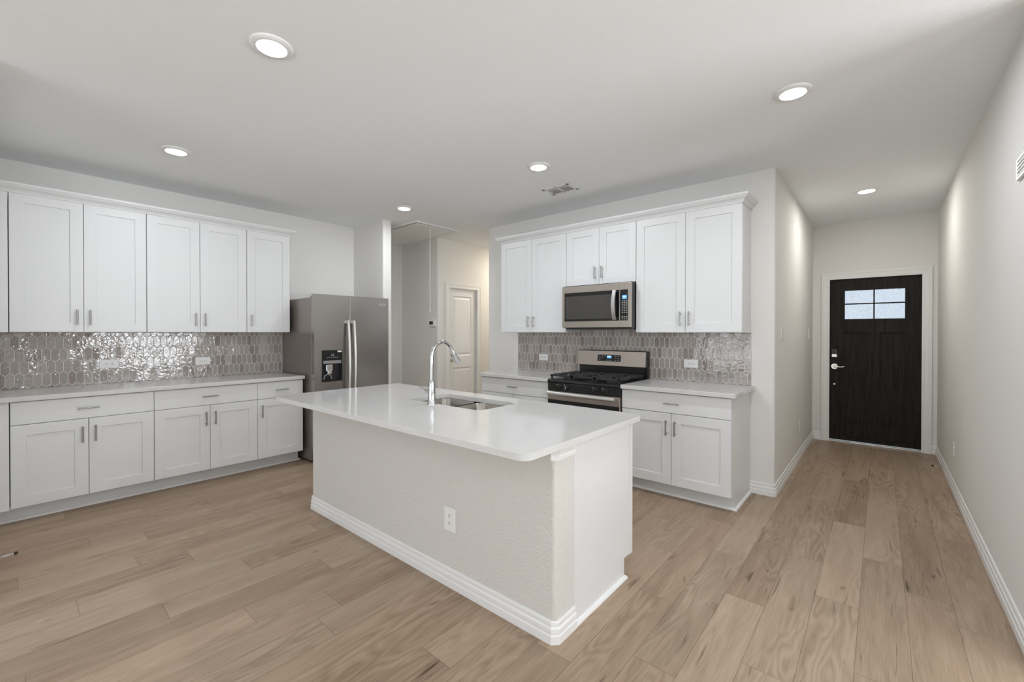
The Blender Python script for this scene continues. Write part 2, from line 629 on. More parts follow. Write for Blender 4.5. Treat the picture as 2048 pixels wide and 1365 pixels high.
B = 0.02   # rounded drywall corner
struct('wall_left', box(XL - 0.12, GY - 0.12, 0, XL, YF, ZC), 'wall', 'long greige wall behind the left cabinets and refrigerator', 'wall')
bm = NB()
prism(bm, round_poly([(XE - 0.12, YF), (XV, YF), (XV, YF + 0.12), (XE - 0.12, YF + 0.12)], [0, B, B, 0], 10), 0, ZC)
struct('wall_fridge', bm, 'wall', 'short greige wing wall right beside the refrigerator', 'wall')
bm = NB()
prism(bm, round_poly([(XL, -0.155), (-3.4, -0.155), (-3.4, -0.035), (XL, -0.035)], [0, B, B, 0], 10), 0, ZC)
struct('wall_left_return', bm, 'wall', 'greige wall closing the left end of the cabinet run', 'wall')
struct('wall_hallway_end', box(XE - 0.12, YF + 0.12, 0, XE, YT, ZC), 'wall', 'dim greige wall closing the hallway behind the refrigerator', 'wall')
bm = NB()
prism(bm, round_poly([(XE - 0.12, YT), (XD, YT), (XD, YT + 0.12), (XE - 0.12, YT + 0.12)], [0, B, 0, 0], 10), 0, ZC)
struct('wall_hallway', bm, 'wall', 'greige hallway wall that carries the thermostat', 'wall')
PD0, PD1, PDH = 4.309, 4.907, 2.05
bm = NB()
bx(bm, XD - 0.12, YT + 0.12, 0, XD, PD0 - 0.02, ZC)
bx(bm, XD - 0.12, PD1 + 0.02, 0, XD, 7.2, ZC)
bx(bm, XD - 0.12, PD0 - 0.02, PDH + 0.02, XD, PD1 + 0.02, ZC)
struct('wall_pantry', bm, 'wall', 'greige hallway wall with the white panel door', 'wall')
bm = NB()
prism(bm, round_poly([(XW, YK), (XH, YK), (XH, YK + 0.12), (XW, YK + 0.12)], [B, B, 0, 0], 10), 0, ZC)
struct('wall_kitchen', bm, 'wall', 'greige kitchen wall behind the range and cabinets', 'wall')
struct('wall_hallway_right', box(XW, YK + 0.12, 0, XW + 0.12, 7.2, ZC), 'wall', 'greige wall behind the range wall, side of the pantry hallway', 'wall')
struct('wall_hallway_far', box(XD - 0.12, 7.1, 0, XW + 0.12, 7.22, ZC), 'wall', 'far end wall of the pantry hallway', 'wall')
struct('wall_entry_left', box(XH - 0.12, YK + 0.12, 0, XH, YD, ZC), 'wall', 'left wall of the entry hall with two light switches', 'wall')
FD0, FD1, FDH = -0.507, 0.369, 2.05
bm = NB()
bx(bm, XH - 0.12, YD, 0, FD0 - 0.025, YD + 0.12, ZC)
bx(bm, FD1 + 0.025, YD, 0, XR + 0.12, YD + 0.12, ZC)
bx(bm, FD0 - 0.025, YD, FDH + 0.025, FD1 + 0.025, YD + 0.12, ZC)
struct('wall_entry', bm, 'wall', 'greige end wall around the dark front door', 'wall')
bm = NB()
prism(bm, round_poly([(XR + 0.12, 2.70), (XR + 0.12, YD), (XR, YD), (XR, 2.70)], [B, 0, 0, B], 10), 0, ZC)
struct('wall_right', bm, 'wall', 'long greige right wall leading to the front door', 'wall')
struct('wall_great_room', box(XR + 0.1, 4.75, 0, GX + 0.12, 4.87, ZC), 'wall', 'greige wall of the great room behind the right wall', 'wall')

# windows of the great room (behind the camera)
bm = NB()
WE = [(-3.1, -0.1), (1.65, 4.25)]
ys = [GY - 0.12, WE[0][0], WE[0][1], WE[1][0], WE[1][1], 4.87]
for a, b in ((0, 1), (2, 3), (4, 5)):
    bx(bm, GX, ys[a], 0, GX + 0.12, ys[b], ZC)
for a, b in WE:
    bx(bm, GX, a, 0, GX + 0.12, b, 0.8)
    bx(bm, GX, a, 2.2, GX + 0.12, b, ZC)
struct('wall_east', bm, 'wall', 'greige great room wall with two wide windows', 'wall')
WS = (-3.95, 1.55)
bm = NB()
bx(bm, XL - 0.12, GY - 0.12, 0, WS[0], GY, ZC)
bx(bm, WS[1], GY - 0.12, 0, GX + 0.12, GY, ZC)
bx(bm, WS[0], GY - 0.12, 0, WS[1], GY, 0.35)
bx(bm, WS[0], GY - 0.12, 2.35, WS[1], GY, ZC)
struct('wall_south', bm, 'wall', 'greige great room wall behind the photographer', 'wall')


def window(n, label, loc, rz, wd, z0, z1, nm):
    t = thing(f'window_{n}', label, 'window', loc, rz, kind='structure')
    bm = NB()
    ring_plate(bm, 0, z0, wd, z1, 0.05, z0 + 0.05, wd - 0.05, z1 - 0.05, 0.05, 0.10)
    for k in range(1, nm):
        x = wd * k / nm
        bx(bm, x - 0.035, 0.05, z0 + 0.05, x + 0.035, 0.10, z1 - 0.05)
    obj('window_frame', bm, 'trim', t)
    obj('window_pane', box(0.05, 0.073, z0 + 0.05, wd - 0.05, 0.077, z1 - 0.05), 'pane', t)
    obj('window_sill', box(-0.03, -0.03, z0 - 0.02, wd + 0.03, 0.05, z0), 'trim', t)


# local +y points outward
window(1, 'wide great room window nearer the kitchen', (GX, WE[1][1], 0), R(-90), WE[1][1] - WE[1][0], 0.8, 2.2, 3)
window(2, 'wide great room window farther from the kitchen', (GX, WE[0][1], 0), R(-90), WE[0][1] - WE[0][0], 0.8, 2.2, 3)
window(3, 'very wide window opposite the range wall', (WS[1], GY, 0), R(180), WS[1] - WS[0], 0.35, 2.35, 4)

BASE = [(0, 0), (0.015, 0), (0.015, 0.036), (0.011, 0.042), (0.0125, 0.05), (0.0125, 0.066), (0.007, 0.074), (0.0085, 0.081), (0.0085, 0.093), (0.005, 0.1), (0, 0.1)]
SHOE = [(0, 0), (0.016, 0), (0.0155, 0.006), (0.0125, 0.012), (0.007, 0.017), (0, 0.019)]


def sw(path, prof):
    bm = NB()
    sweep(bm, path, prof)
    return bm


c_ = 0.012
struct('baseboard_kitchen', sw([(-0.851, YK), (XH - c_, YK), (XH, YK + c_), (XH, YD), (-0.575, YD)], BASE), 'trim', 'white stepped baseboard turning from kitchen wall into the entry hall', 'baseboard')
struct('baseboard_left_return', sw([(-3.4 - c_, -0.035), (-4.64, -0.035)], BASE), 'trim', 'white stepped baseboard on the wall at the left end of the cabinets', 'baseboard')
struct('baseboard_right', sw([(0.443, YD), (XR, YD), (XR, 2.72), (XR + c_, 2.70), (XR + 0.10, 2.70)], BASE), 'trim', 'white stepped baseboard along the right wall', 'baseboard')
struct('baseboard_hallway', sw([(XE, YF + 0.12), (XE, YT), (XD - c_, YT), (XD, YT + c_), (XD, PD0 - 0.065)], BASE), 'trim', 'white stepped baseboard below the thermostat', 'baseboard')
struct('baseboard_pantry', sw([(XD, PD1 + 0.08), (XD, 7.1)], BASE), 'trim', 'white stepped baseboard right of the white panel door', 'baseboard')


def casing(bm, x0, x1, z1, yf, wdt=0.07, z0=0.0):
    """door casing in the xz plane on a wall whose face is at y = yf (casing towards -y)"""
    prof = [(-0.012, 0), (-0.012, 0.011), (0.006, 0.014), (0.012, 0.012), (wdt * 0.5, 0.016), (wdt * 0.62, 0.016), (wdt * 0.72, 0.020), (wdt * 0.95, 0.020), (wdt, 0.016), (wdt, 0)]
    rows = []
    for sx, ex, zz, tz in ((x0, -1, z0, 0), (x0, -1, z1, 1), (x1, 1, z1, 1), (x1, 1, z0, 0)):
        rows.append([bm.verts.new((sx + ex * w_, yf - d, zz + tz * w_)) for w_, d in prof])
    k = len(prof)
    for a, b in zip(rows, rows[1:]):
        for j in range(k):
            bm.faces.new((a[j], b[j], b[(j + 1) % k], a[(j + 1) % k]))
    bm.faces.new(rows[0])
    bm.faces.new(rows[-1])


def hinge_bm(h=0.09):
    bm = NB()
    tube(bm, [(0, 0, -h / 2), (0, 0, h / 2)], 0.0065, 10)
    bx(bm, -0.012, 0.002, -h / 2, 0.016, 0.008, h / 2)
    return bm


# ---- front door (faces -y)
t = thing('door_1', 'dark stained front door with a four-pane light and two tall panels', 'door', (0, YD, 0), kind='structure')
bm = NB()
yf, yb, yp = 0.024, 0.072, 0.045
LX0, LX1, LZ0, LZ1 = -0.350, 0.220, 1.534, 1.898
PA, PB = (-0.352, -0.120), (-0.012, 0.222)
z0d, z1d = 0.025, FDH - 0.004
x0d, x1d = FD0 + 0.003, FD1 - 0.003
bx(bm, x0d, yf, z0d, PA[0], yb, z1d)                       # stiles
bx(bm, PB[1], yf, z0d, x1d, yb, z1d)
bx(bm, PA[0], yf, LZ1, PB[1], yb, z1d)                     # top rail
bx(bm, PA[0], yf, 1.374, PB[1], yb, LZ0)                   # lock rail
bx(bm, PA[1], yf, 0.285, PB[0], yb, 1.374)                 # mullion
bx(bm, PA[0], yf, 0.262, PB[1], yb, 0.285)
bx(bm, PA[0], yf, z0d, PB[1], yb, 0.075)
for a, b in (PA, PB):
    bx(bm, a, yp, 0.285, b, yb - 0.004, 1.374)
bx(bm, PA[0], yp - 0.004, 0.075, PB[1], yb - 0.004, 0.262)
obj('door_leaf', bm, 'door_wood', t)
bm = NB()
ring_plate(bm, LX0 - 0.012, LZ0 - 0.012, LX1 + 0.012, LZ1 + 0.012, LX0 + 0.006, LZ0 + 0.006, LX1 - 0.006, LZ1 - 0.006, yf - 0.006, yf + 0.02)
mx_, mz_ = -0.064, 1.727
bx(bm, mx_ - 0.007, yf - 0.002, LZ0, mx_ + 0.007, yf + 0.02, LZ1)
bx(bm, LX0, yf - 0.002, mz_ - 0.007, LX1, yf + 0.02, mz_ + 0.007)
obj('glazing_bars', bm, 'door_wood', t)
obj('glass_pane', box(LX0, yf + 0.012, LZ0, LX1, yf + 0.024, LZ1), 'rain', t)
bm = NB()
casing(bm, FD0, FD1, FDH, 0.0, 0.075)
obj('casing', bm, 'trim', t)
bm = NB()
for a, b in ((FD0 - 0.025, FD0), (FD1, FD1 + 0.025)):
    bx(bm, a, 0.0, 0, b, 0.12, FDH)
bx(bm, FD0 - 0.025, 0.0, FDH, FD1 + 0.025, 0.12, FDH + 0.025)
obj('jamb', bm, 'trim', t)
obj('threshold', box(FD0, -0.012, 0.0, FD1, 0.12, 0.018), 'satin', t, bevel=0.004)
for z in (1.831, 1.089, 0.354):
    obj('hinge', hinge_bm(), 'satin', t, loc=(FD1 + 0.004, 0.0, z), smooth=40)
bm = NB()
bx(bm, -0.478, yf - 0.026, 1.062, -0.412, yf, 1.165)
dl = obj('deadbolt', bm, 'dark', t, bevel=0.006)
obj('keypad_cover', box(-0.472, yf - 0.030, 1.064, -0.418, yf - 0.024, 1.100), 'satin', dl, bevel=0.003)
bm = NB()
tube(bm, [(-0.445, yf, 0.946), (-0.445, yf - 0.012, 0.946)], 0.034, 24)
tube(bm, [(-0.445, yf - 0.01, 0.946), (-0.445, yf - 0.05, 0.946)], 0.011, 16)
tube(bm, [(-0.448, yf - 0.05, 0.946), (-0.42, yf - 0.052, 0.946), (-0.385, yf - 0.048, 0.940), (-0.355, yf - 0.044, 0.944), (-0.345, yf - 0.044, 0.948)], [0.012, 0.011, 0.009, 0.007, 0.005], 12)
obj('lever_handle', bm, 'satin', t, smooth=45)
bm = NB()
tube(bm, [(-0.445, yf, 0.722), (-0.445, yf - 0.003, 0.722)], 0.010, 16)
obj('plug', bm, 'satin', t)

# ---- pantry door, faces +x : local frame x -> +y, y -> -x
t = thing('door_2', 'white two-panel interior door in the hallway behind the faucet', 'door', (XD, 0, 0), R(90), kind='structure')
bm = NB()
a, b = PD0 + 0.003, PD1 - 0.003
p0, p1 = PD0 + 0.105, PD1 - 0.105
yf, yb = 0.03, 0.065
for q in ((a, 0.012, p0, PDH - 0.003), (p1, 0.012, b, PDH - 0.003), (p0, 1.925, p1, PDH - 0.003), (p0, 0.838, p1, 1.012), (p0, 0.012, p1, 0.24)):
    bx(bm, q[0], yf, q[1], q[2], yb, q[3])
for z0, z1 in ((0.24, 0.838), (1.012, 1.925)):
    # moulded recess and raised field
    lo = [bm.verts.new((x, yf, z)) for x, z in ((p0, z0), (p1, z0), (p1, z1), (p0, z1))]
    mi_ = [bm.verts.new((x, yf + 0.012, z)) for x, z in ((p0 + .012, z0 + .012), (p1 - .012, z0 + .012), (p1 - .012, z1 - .012), (p0 + .012, z1 - .012))]
    m2 = [bm.verts.new((x, yf + 0.012, z)) for x, z in ((p0 + .024, z0 + .024), (p1 - .024, z0 + .024), (p1 - .024, z1 - .024), (p0 + .024, z1 - .024))]
    hi = [bm.verts.new((x, yf + 0.004, z)) for x, z in ((p0 + .05, z0 + .05), (p1 - .05, z0 + .05), (p1 - .05, z1 - .05), (p0 + .05, z1 - .05))]
    for A, C in ((lo, mi_), (mi_, m2), (m2, hi)):
        for i in range(4):
            bm.faces.new((A[i], A[(i + 1) % 4], C[(i + 1) % 4], C[i]))
    bm.faces.new(hi)
obj('door_leaf', bm, 'trim', t)
bm = NB()
casing(bm, PD0, PD1, PDH, 0.0, 0.065)
obj('casing', bm, 'trim', t)
bm = NB()
bx(bm, PD0 - 0.02, 0, 0, PD0, 0.12, PDH)
bx(bm, PD1, 0, 0, PD1 + 0.02, 0.12, PDH)
bx(bm, PD0 - 0.02, 0, PDH, PD1 + 0.02, 0.12, PDH + 0.02)
obj('jamb', bm, 'trim', t)
for z in (1.79, 1.06, 0.30):
    obj('hinge', hinge_bm(), 'satin', t, loc=(PD1 + 0.002, 0.004, z), smooth=40)
bm = NB()
tube(bm, [(PD0 + 0.06, yf, 0.95), (PD0 + 0.06, yf - 0.01, 0.95)], 0.03, 20)
tube(bm, [(PD0 + 0.06, yf - 0.01, 0.95), (PD0 + 0.06, yf - 0.035, 0.95), (PD0 + 0.06, yf - 0.045, 0.95), (PD0 + 0.06, yf - 0.062, 0.95)], [0.011, 0.012, 0.026, 0.022], 20)
obj('knob', bm, 'satin', t, smooth=45)

# ------------------------------------------------------------------ cabinets
HANDLE = {}


def handle(parent, x, z, horizontal=False):
    key = horizontal
    if key not in HANDLE:
        bm = NB()
        if horizontal:
            tube(bm, [(-0.062, -0.032, 0), (0.062, -0.032, 0)], 0.006, 12)
            for s in (-0.045, 0.045):
                tube(bm, [(s, -0.032, 0), (s, 0.001, 0)], 0.0042, 10)
        else:
            tube(bm, [(0, -0.032, -0.062), (0, -0.032, 0.062)], 0.006, 12)
            for s in (-0.045, 0.045):
                tube(bm, [(0, -0.032, s), (0, 0.001, s)], 0.0042, 10)
        o = obj('handle', bm, 'nickel', smooth=40)
        o['label'] = 'brushed nickel bar pull'
        HANDLE[key] = o
    else:
        o = HANDLE[key].copy()
        COL.objects.link(o)
    o.parent = parent
    o.location = (x, 0, z)
    return o


def shaker(parent, x0, x1, z0, z1, stile=0.076, th=0.02, name='door'):
    bm = NB()
    ix0, ix1, iz0, iz1 = x0 + stile, x1 - stile, z0 + stile, z1 - stile
    ring_plate(bm, x0, z0, x1, z1, ix0, iz0, ix1, iz1, 0, th)
    bm2 = bm
    bx(bm2, ix0 - 0.001, 0.008, iz0 - 0.001, ix1 + 0.001, th - 0.003, iz1 + 0.001)
    return obj(name, bm, 'cab', parent, bevel=0.0018)


def drawer(parent, x0, x1, z0, z1):
    o = obj('drawer', box(x0, 0, z0, x1, 0.02, z1), 'cab', parent, bevel=0.0025)
    handle(o, (x0 + x1) / 2, (z0 + z1) / 2, True)
    return o


G = 0.0016


def upper(label, loc, rz, wd, splits, z0, z1, depth, hz, sides, group):
    """splits: door edges in local x; sides: handle side for each door"""
    t = thing('wall_cabinet', label, 'cabinet', loc, rz, group)
    obj('body', box(0.0005, 0.0215, z0, wd - 0.0005, depth, z1), 'cab', t, bevel=0.001)
    for (a, b), s in zip(zip(splits, splits[1:]), sides):
        d = shaker(t, a + G, b - G, z0 + 0.004, z1 - 0.002)
        handle(d, (b - 0.038) if s == 'r' else (a + 0.038), hz)
    return t


def base(label, loc, rz, wd, splits, sides, depth, group, drawers=None, toe=0.11, right_end=False, zd=0.708):
    t = thing('base_cabinet', label, 'cabinet', loc, rz, group)
    bm = NB()
    # side profile with toe notch
    prof = [(0.0215, 0.115), (0.0215, 0.878), (depth, 0.878), (depth, 0.0), (toe, 0.0), (toe, 0.115)]
    a = [bm.verts.new((0.0, y, z)) for y, z in prof]
    b = [bm.verts.new((wd, y, z)) for y, z in prof]
    bm.faces.new(a)
    bm.faces.new(b)
    for i in range(6):
        bm.faces.new((a[i], a[(i + 1) % 6], b[(i + 1) % 6], b[i]))
    obj('body', bm, 'cab', t)
    for a, b in (drawers or [(0, wd)]):
        drawer(t, a + G, b - G, zd + 0.003, 0.872)
    for (a, b), s in zip(zip(splits, splits[1:]), sides):
        d = shaker(t, a + G, b - G, 0.122, zd - 0.001)
        handle(d, (b - 0.036) if s == 'r' else (a + 0.036), 0.591)
    return t


DU = XUF - XL - 0.002     # depth of the left uppers
DB = XBF - XL - 0.002
RZL = R(90)
gu = 'wall cabinets above the left counter'
gb = 'base cabinets under the left counter'
u_ = upper('white double-door wall cabinet above the left end of the left counter', (XUF, 0.0395, 0), RZL, 0.7985, [0, 0.3995, 0.7985], ZU, ZT, DU, 1.492, 'rl', gu)
obj('filler', box(-0.073, 0.003, ZU, -0.004, DU, ZT), 'cab', u_, bevel=0.001)
upper('white double-door wall cabinet in the middle of the left run', (XUF, 0.8395, 0), RZL, 0.7955, [0, 0.3945, 0.7955], ZU, ZT, DU, 1.492, 'rl', gu)
upper('single-door white wall cabinet next to the refrigerator', (XUF, 1.6365, 0), RZL, 0.4245, [0, 0.4245], ZU, ZT, DU, 1.492, 'l', gu)

u_ = base('white base cabinet with one wide drawer at the left end of the left run', (XBF, 0.0375, 0), RZL, 0.795, [0, 0.399, 0.795], 'rl', DB, gb, toe=0.125)
bm = NB()
bx(bm, -0.071, 0.003, 0.115, -0.004, DB, 0.878)
bx(bm, -0.071, 0.125, 0.0, 0.0, DB, 0.115)
obj('filler', bm, 'cab', u_)
base('white base cabinet with one wide drawer in the middle of the left run', (XBF, 0.8325, 0), RZL, 0.796, [0, 0.4005, 0.796], 'rl', DB, gb, toe=0.125)
base('narrow single-door base cabinet beside the refrigerator', (XBF, 1.6285, 0), RZL, 0.439, [0, 0.439], 'l', DB, gb, toe=0.125)

DUK = YK - YUF - 0.002
DBK = YK - YBF - 0.002
gk = 'wall cabinets on the kitchen wall'
upper('white double-door wall cabinet left of the microwave', (-3.452, YUF, 0), 0, 0.920, [0, 0.460, 0.920], ZU, ZT, DUK, 1.492, 'rl', gk)
upper('short white double-door wall cabinet above the microwave', (-2.531, YUF, 0), 0, 0.776, [0, 0.387, 0.776], 1.848, ZT, DUK, 1.969, 'rl', gk)
upper('white double-door wall cabinet right of the microwave', (-1.754, YUF, 0), 0, 0.903, [0, 0.453, 0.903], ZU, ZT, DUK, 1.492, 'rl', gk)
gkb = 'base cabinets on the kitchen wall'
base('white base cabinet with one wide drawer left of the range', (-3.461, YBF, 0), 0, 0.9415, [0, 0.47, 0.9415], 'rl', DBK, gkb)
base('white base cabinet with one wide drawer right of the range', (-1.738, YBF, 0), 0, 0.887, [0, 0.437, 0.887], 'rl', DBK, gkb)

CROWN = [(0, 2.418), (0.006, 2.418), (0.010, 2.430), (0.022, 2.445), (0.034, 2.452), (0.046, 2.468), (0.050, 2.472), (0.050, 2.488), (0, 2.488)]
bm = NB()
sweep(bm, [(XL + 0.002, 2.0615), (XUF + 0.001, 2.0615), (XUF + 0.001, -0.0345)][::-1], CROWN)
tag(obj('crown_moulding', bm, 'cab'), 'white crown moulding along the top of the left wall cabinets', 'moulding')
bm = NB()
sweep(bm, [(-3.4525, YK - 0.002), (-3.4525, YUF - 0.001), (-0.8505, YUF - 0.001), (-0.8505, YK - 0.002)], CROWN)
tag(obj('crown_moulding', bm, 'cab'), 'white crown moulding over the cabinets around the microwave', 'moulding')
tx = XBF - 0.125
struct('trim_1', sw([(tx, -0.034), (tx, 2.0685), (tx - 0.1, 2.0685)], SHOE), 'trim', 'white shoe moulding under the left base cabinets', 'trim')
struct('trim_2', sw([(-1.735, YBF + 0.11), (-0.8505, YBF + 0.11), (-0.8505, YK)], SHOE), 'trim', 'white shoe moulding under the base cabinet right of the range', 'trim')
struct('trim_3', sw([(-3.462, YK), (-3.462, YBF + 0.11), (-2.525, YBF + 0.11)], SHOE), 'trim', 'white shoe moulding under the base cabinet left of the range', 'trim')

# countertops of the two runs


def counter(name, pts, label):
    bm = NB()
    prism(bm, pts, 0.879, CT)
    return tag(obj(name, bm, 'quartz', bevel=0.003, smooth=40), label, 'countertop')


counter('countertop', round_poly([(XL + 0.002, -0.034), (-4.630, -0.034), (-4.630, 2.078), (XL + 0.002, 2.078)], [0, 0, 0.006, 0]), 'long white quartz countertop on the left base cabinets')
counter('countertop', round_poly([(-3.49, YK - 0.002), (-3.49, 3.512), (-2.5205, 3.512), (-2.5205, YK - 0.002)], [0, 0.035, 0, 0]), 'white quartz countertop left of the range')
counter('countertop', round_poly([(-1.738, YK - 0.002), (-1.738, 3.512), (-0.818, 3.512), (-0.818, YK - 0.002)], [0, 0, 0.035, 0]), 'white quartz countertop right of the range')

# ------------------------------------------------------------------ tile backsplashes


def clip_poly(p, x0, z0, x1, z1):
    def cut(p, f, inter):
        o = []
        for i in range(len(p)):
            a, b = p[i - 1], p[i]
            if f(b):
                if not f(a):
                    o.append(inter(a, b))
                o.append(b)
            elif f(a):
                o.append(inter(a, b))
        return o

    def ix(v):
        return lambda a, b: (v, a[1] + (b[1] - a[1]) * (v - a[0]) / (b[0] - a[0]))

    def iz(v):
        return lambda a, b: (a[0] + (b[0] - a[0]) * (v - a[1]) / (b[1] - a[1]), v)
    for f, it in ((lambda q: q[0] >= x0, ix(x0)), (lambda q: q[0] <= x1, ix(x1)), (lambda q: q[1] >= z0, iz(z0)), (lambda q: q[1] <= z1, iz(z1))):
        if not p:
            return p
        p = cut(p, f, it)
    return p


def backsplash(label, loc, rz, regions, x_lo, x_hi, xref, ztop, seed):
    """local frame: face looks to -y, wall at y=0; picket hexagon tiles as a bumpy relief over grout"""
    rnd = random.Random(seed)
    bm = NB()
    vc = bm.loops.layers.float_color.new('tone')
    PXW, RP, PT = 0.0498, 0.1005, 0.0235
    g = 0.0022
    for (a, z0, b, z1) in regions:
        bx(bm, a, -0.0083, z0, b, -0.0015, z1, 1)
    hw = PXW / 2 - g
    hs = (RP - PT) / 2
    zc0 = ztop - (hs + PT)
    for row in range(-3, 8):
        zc = zc0 - row * RP
        off = (row % 2) * PXW / 2
        i0 = int((x_lo - xref) / PXW) - 2
        for i in range(i0, int((x_hi - xref) / PXW) + 3):
            xc = xref + i * PXW + off
            gz = g * 1.25
            hexa = [(xc, zc + hs + PT - gz), (xc - hw, zc + hs - g * 0.4), (xc - hw, zc - hs + g * 0.4), (xc, zc - hs - PT + gz), (xc + hw, zc - hs + g * 0.4), (xc + hw, zc + hs - g * 0.4)]
            tone = (rnd.random(), rnd.random(), rnd.random(), 1)
            tx_, tz_ = rnd.gauss(0, 0.012), rnd.gauss(0, 0.010)
            for rg in regions:
                p = clip_poly(hexa, rg[0], rg[1], rg[2], rg[3])
                if len(p) < 3:
                    continue
                cx = sum(q[0] for q in p) / len(p)
                cz = sum(q[1] for q in p) / len(p)

                def yv(x, z, base):
                    return base + (x - xc) * tx_ + (z - zc) * tz_
                lo = [bm.verts.new((x, -0.0078, z)) for x, z in p]
                m1 = [bm.verts.new((x, yv(x, z, -0.0092), z)) for x, z in p]
                hi = []
                for x, z in p:
                    dx, dz = cx - x, cz - z
                    ln = math.hypot(dx, dz) or 1
                    s = min(0.35, 0.0022 / ln)
                    hi.append(bm.verts.new((x + dx * s, yv(x + dx * s, z + dz * s, -0.0101), z + dz * s)))
                n = len(p)
                fs = []
                for A, C in ((lo, m1), (m1, hi)):
                    for k in range(n):
                        fs.append(bm.faces.new((A[k], A[(k + 1) % n], C[(k + 1) % n], C[k])))
                fs.append(bm.faces.new(hi))
                for f in fs:
                    for lp in f.loops:
                        lp[vc] = tone
    bmesh.ops.dissolve_degenerate(bm, dist=1e-6, edges=bm.edges)
    o = obj('tile_backsplash', bm, ['tile', 'grout'])
    o.location = loc
    o.rotation_euler = (0, 0, rz)
    return tag(o, label, 'backsplash')


backsplash('glossy taupe picket tile backsplash on the left wall, mirroring the windows', (XL, 0, 0), RZL, [(-0.034, CT + 0.001, 2.096, ZU - 0.001)], -0.034, 2.096, -0.030, 1.345, 3)
backsplash('glossy taupe picket tile backsplash behind the range', (0, YK, 0), 0, [(-3.434, CT + 0.001, -2.5305, ZU - 0.001), (-2.5305, CT + 0.001, -1.7545, 1.44), (-1.7545, CT + 0.001, -0.846, ZU - 0.001)], -3.434, -0.846, -1.222, 1.338, 5)

# ------------------------------------------------------------------ island
IS = 0.902
t = thing('kitchen_island', 'large island with greige textured half wall and white end panel', 'island', (-2.2, 1.9, 0))
ox, oy = -2.2, 1.9


def isl(bm):
    bm.transform(Matrix.Translation((-ox, -oy, 0)))
    return bm


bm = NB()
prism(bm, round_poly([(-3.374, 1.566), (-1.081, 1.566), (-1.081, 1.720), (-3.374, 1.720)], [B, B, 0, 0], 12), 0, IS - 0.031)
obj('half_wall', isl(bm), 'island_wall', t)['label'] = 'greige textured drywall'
bm = NB()
prof = [(1.7205, 0.0), (1.7205, IS - 0.032), (2.312, IS - 0.032), (2.312, 0.112), (2.242, 0.112), (2.242, 0.0)]
for x0, x1 in ((-3.36, -1.093),):
    a = [bm.verts.new((x0, y, z)) for y, z in prof]
    b = [bm.verts.new((x1, y, z)) for y, z in prof]
    bm.faces.new(a); bm.faces.new(b)
    for i in range(6):
        bm.faces.new((a[i], a[(i + 1) % 6], b[(i + 1) % 6], b[i]))
# open sink bay
cb = obj('cabinet_body', isl(bm), 'cab', t)
bm = NB()
bx(bm, -2.60, 1.78, 0.60, -1.77, 2.28, 1.0)
cutter = obj('cutter', isl(bm), 'cab', t)
bpy.context.view_layer.update()
md = cb.modifiers.new('sink_bay', 'BOOLEAN')
md.object = cutter
md.operation = 'DIFFERENCE'
md.solver = 'EXACT'
dg = bpy.context.evaluated_depsgraph_get()
nm = bpy.data.meshes.new_from_object(cb.evaluated_get(dg))
cb.modifiers.clear()
cb.data = nm
bpy.data.objects.remove(cutter)
bm = NB()
prof = [(1.7205, 0.0), (1.7205, IS - 0.032), (2.337, IS - 0.032), (2.337, 0.112), (2.242, 0.112), (2.242, 0.0)]
a = [bm.verts.new((-1.092, y, z)) for y, z in prof]
b = [bm.verts.new((-1.084, y, z)) for y, z in prof]
bm.faces.new(a); bm.faces.new(b)
for i in range(6):
    bm.faces.new((a[i], a[(i + 1) % 6], b[(i + 1) % 6], b[i]))
bx(bm, -1.0845, 2.300, 0.112, -1.0795, 2.337, IS - 0.032)
obj('end_panel', isl(bm), 'cab', t, bevel=0.001)['label'] = 'white cabinet end panel'
bm = NB()
sweep(bm, [(-3.374, 1.74), (-3.374, 1.566 + c_), (-3.374 + c_, 1.566), (-1.081 - B, 1.566), (-1.081, 1.566 + B), (-1.081, 1.722)], BASE)
obj('baseboard', isl(bm), 'trim', t)['label'] = 'white stepped baseboard'
bm = NB()
sweep(bm, [(-1.084, 1.722), (-1.084, 2.242), (-1.2, 2.242)], SHOE)
obj('shoe_moulding', isl(bm), 'trim', t)
CAP = [(0, IS - 0.094), (0.007, IS - 0.094), (0.009, IS - 0.078), (0.006, IS - 0.072), (0.012, IS - 0.062), (0.016, IS - 0.052), (0.021, IS - 0.048), (0.021, IS - 0.0315), (0, IS - 0.0315)]
bm = NB()
sweep(bm, [(-1.081 - B - 0.004, 1.566), (-1.081 - B, 1.566), (-1.081, 1.566 + B), (-1.081, 1.719)], CAP)
obj('cap_moulding', isl(bm), 'trim', t)['label'] = 'white cap moulding under the countertop'
bm = NB()
for k in range(4):
    x0 = -3.355 + k * 0.565
    ring_plate(bm, x0, 0.122, x0 + 0.56, IS - 0.04, x0 + 0.076, 0.198, x0 + 0.484, IS - 0.116, 2.333, 2.3125)
    bx(bm, x0 + 0.075, 2.3125, 0.197, x0 + 0.485, 2.324, IS - 0.115)
obj('cabinet_front', isl(bm), 'cab', t)

SX0, SX1, SY0, SY1 = -3.402, -1.030, 1.293, 2.368
HX0, HX1, HY0, HY1 = -2.535, -1.828, 1.850, 2.212
bm = NB()
slab_with_hole(bm, rrect(SX0, SY0, SX1, SY1, 0.05, 8), rrect(HX0, HY0, HX1, HY1, 0.055, 8), IS - 0.030, IS)
tag(obj('countertop', bm, 'quartz', bevel=0.003, smooth=40), 'white quartz island countertop with rounded corners and a sink cutout', 'countertop')

# double bowl sink
cx, cy = (HX0 + HX1) / 2, (HY0 + HY1) / 2
t = thing('kitchen_sink', 'stainless steel double-bowl sink set under the island countertop', 'sink', (cx, cy, 0.66))


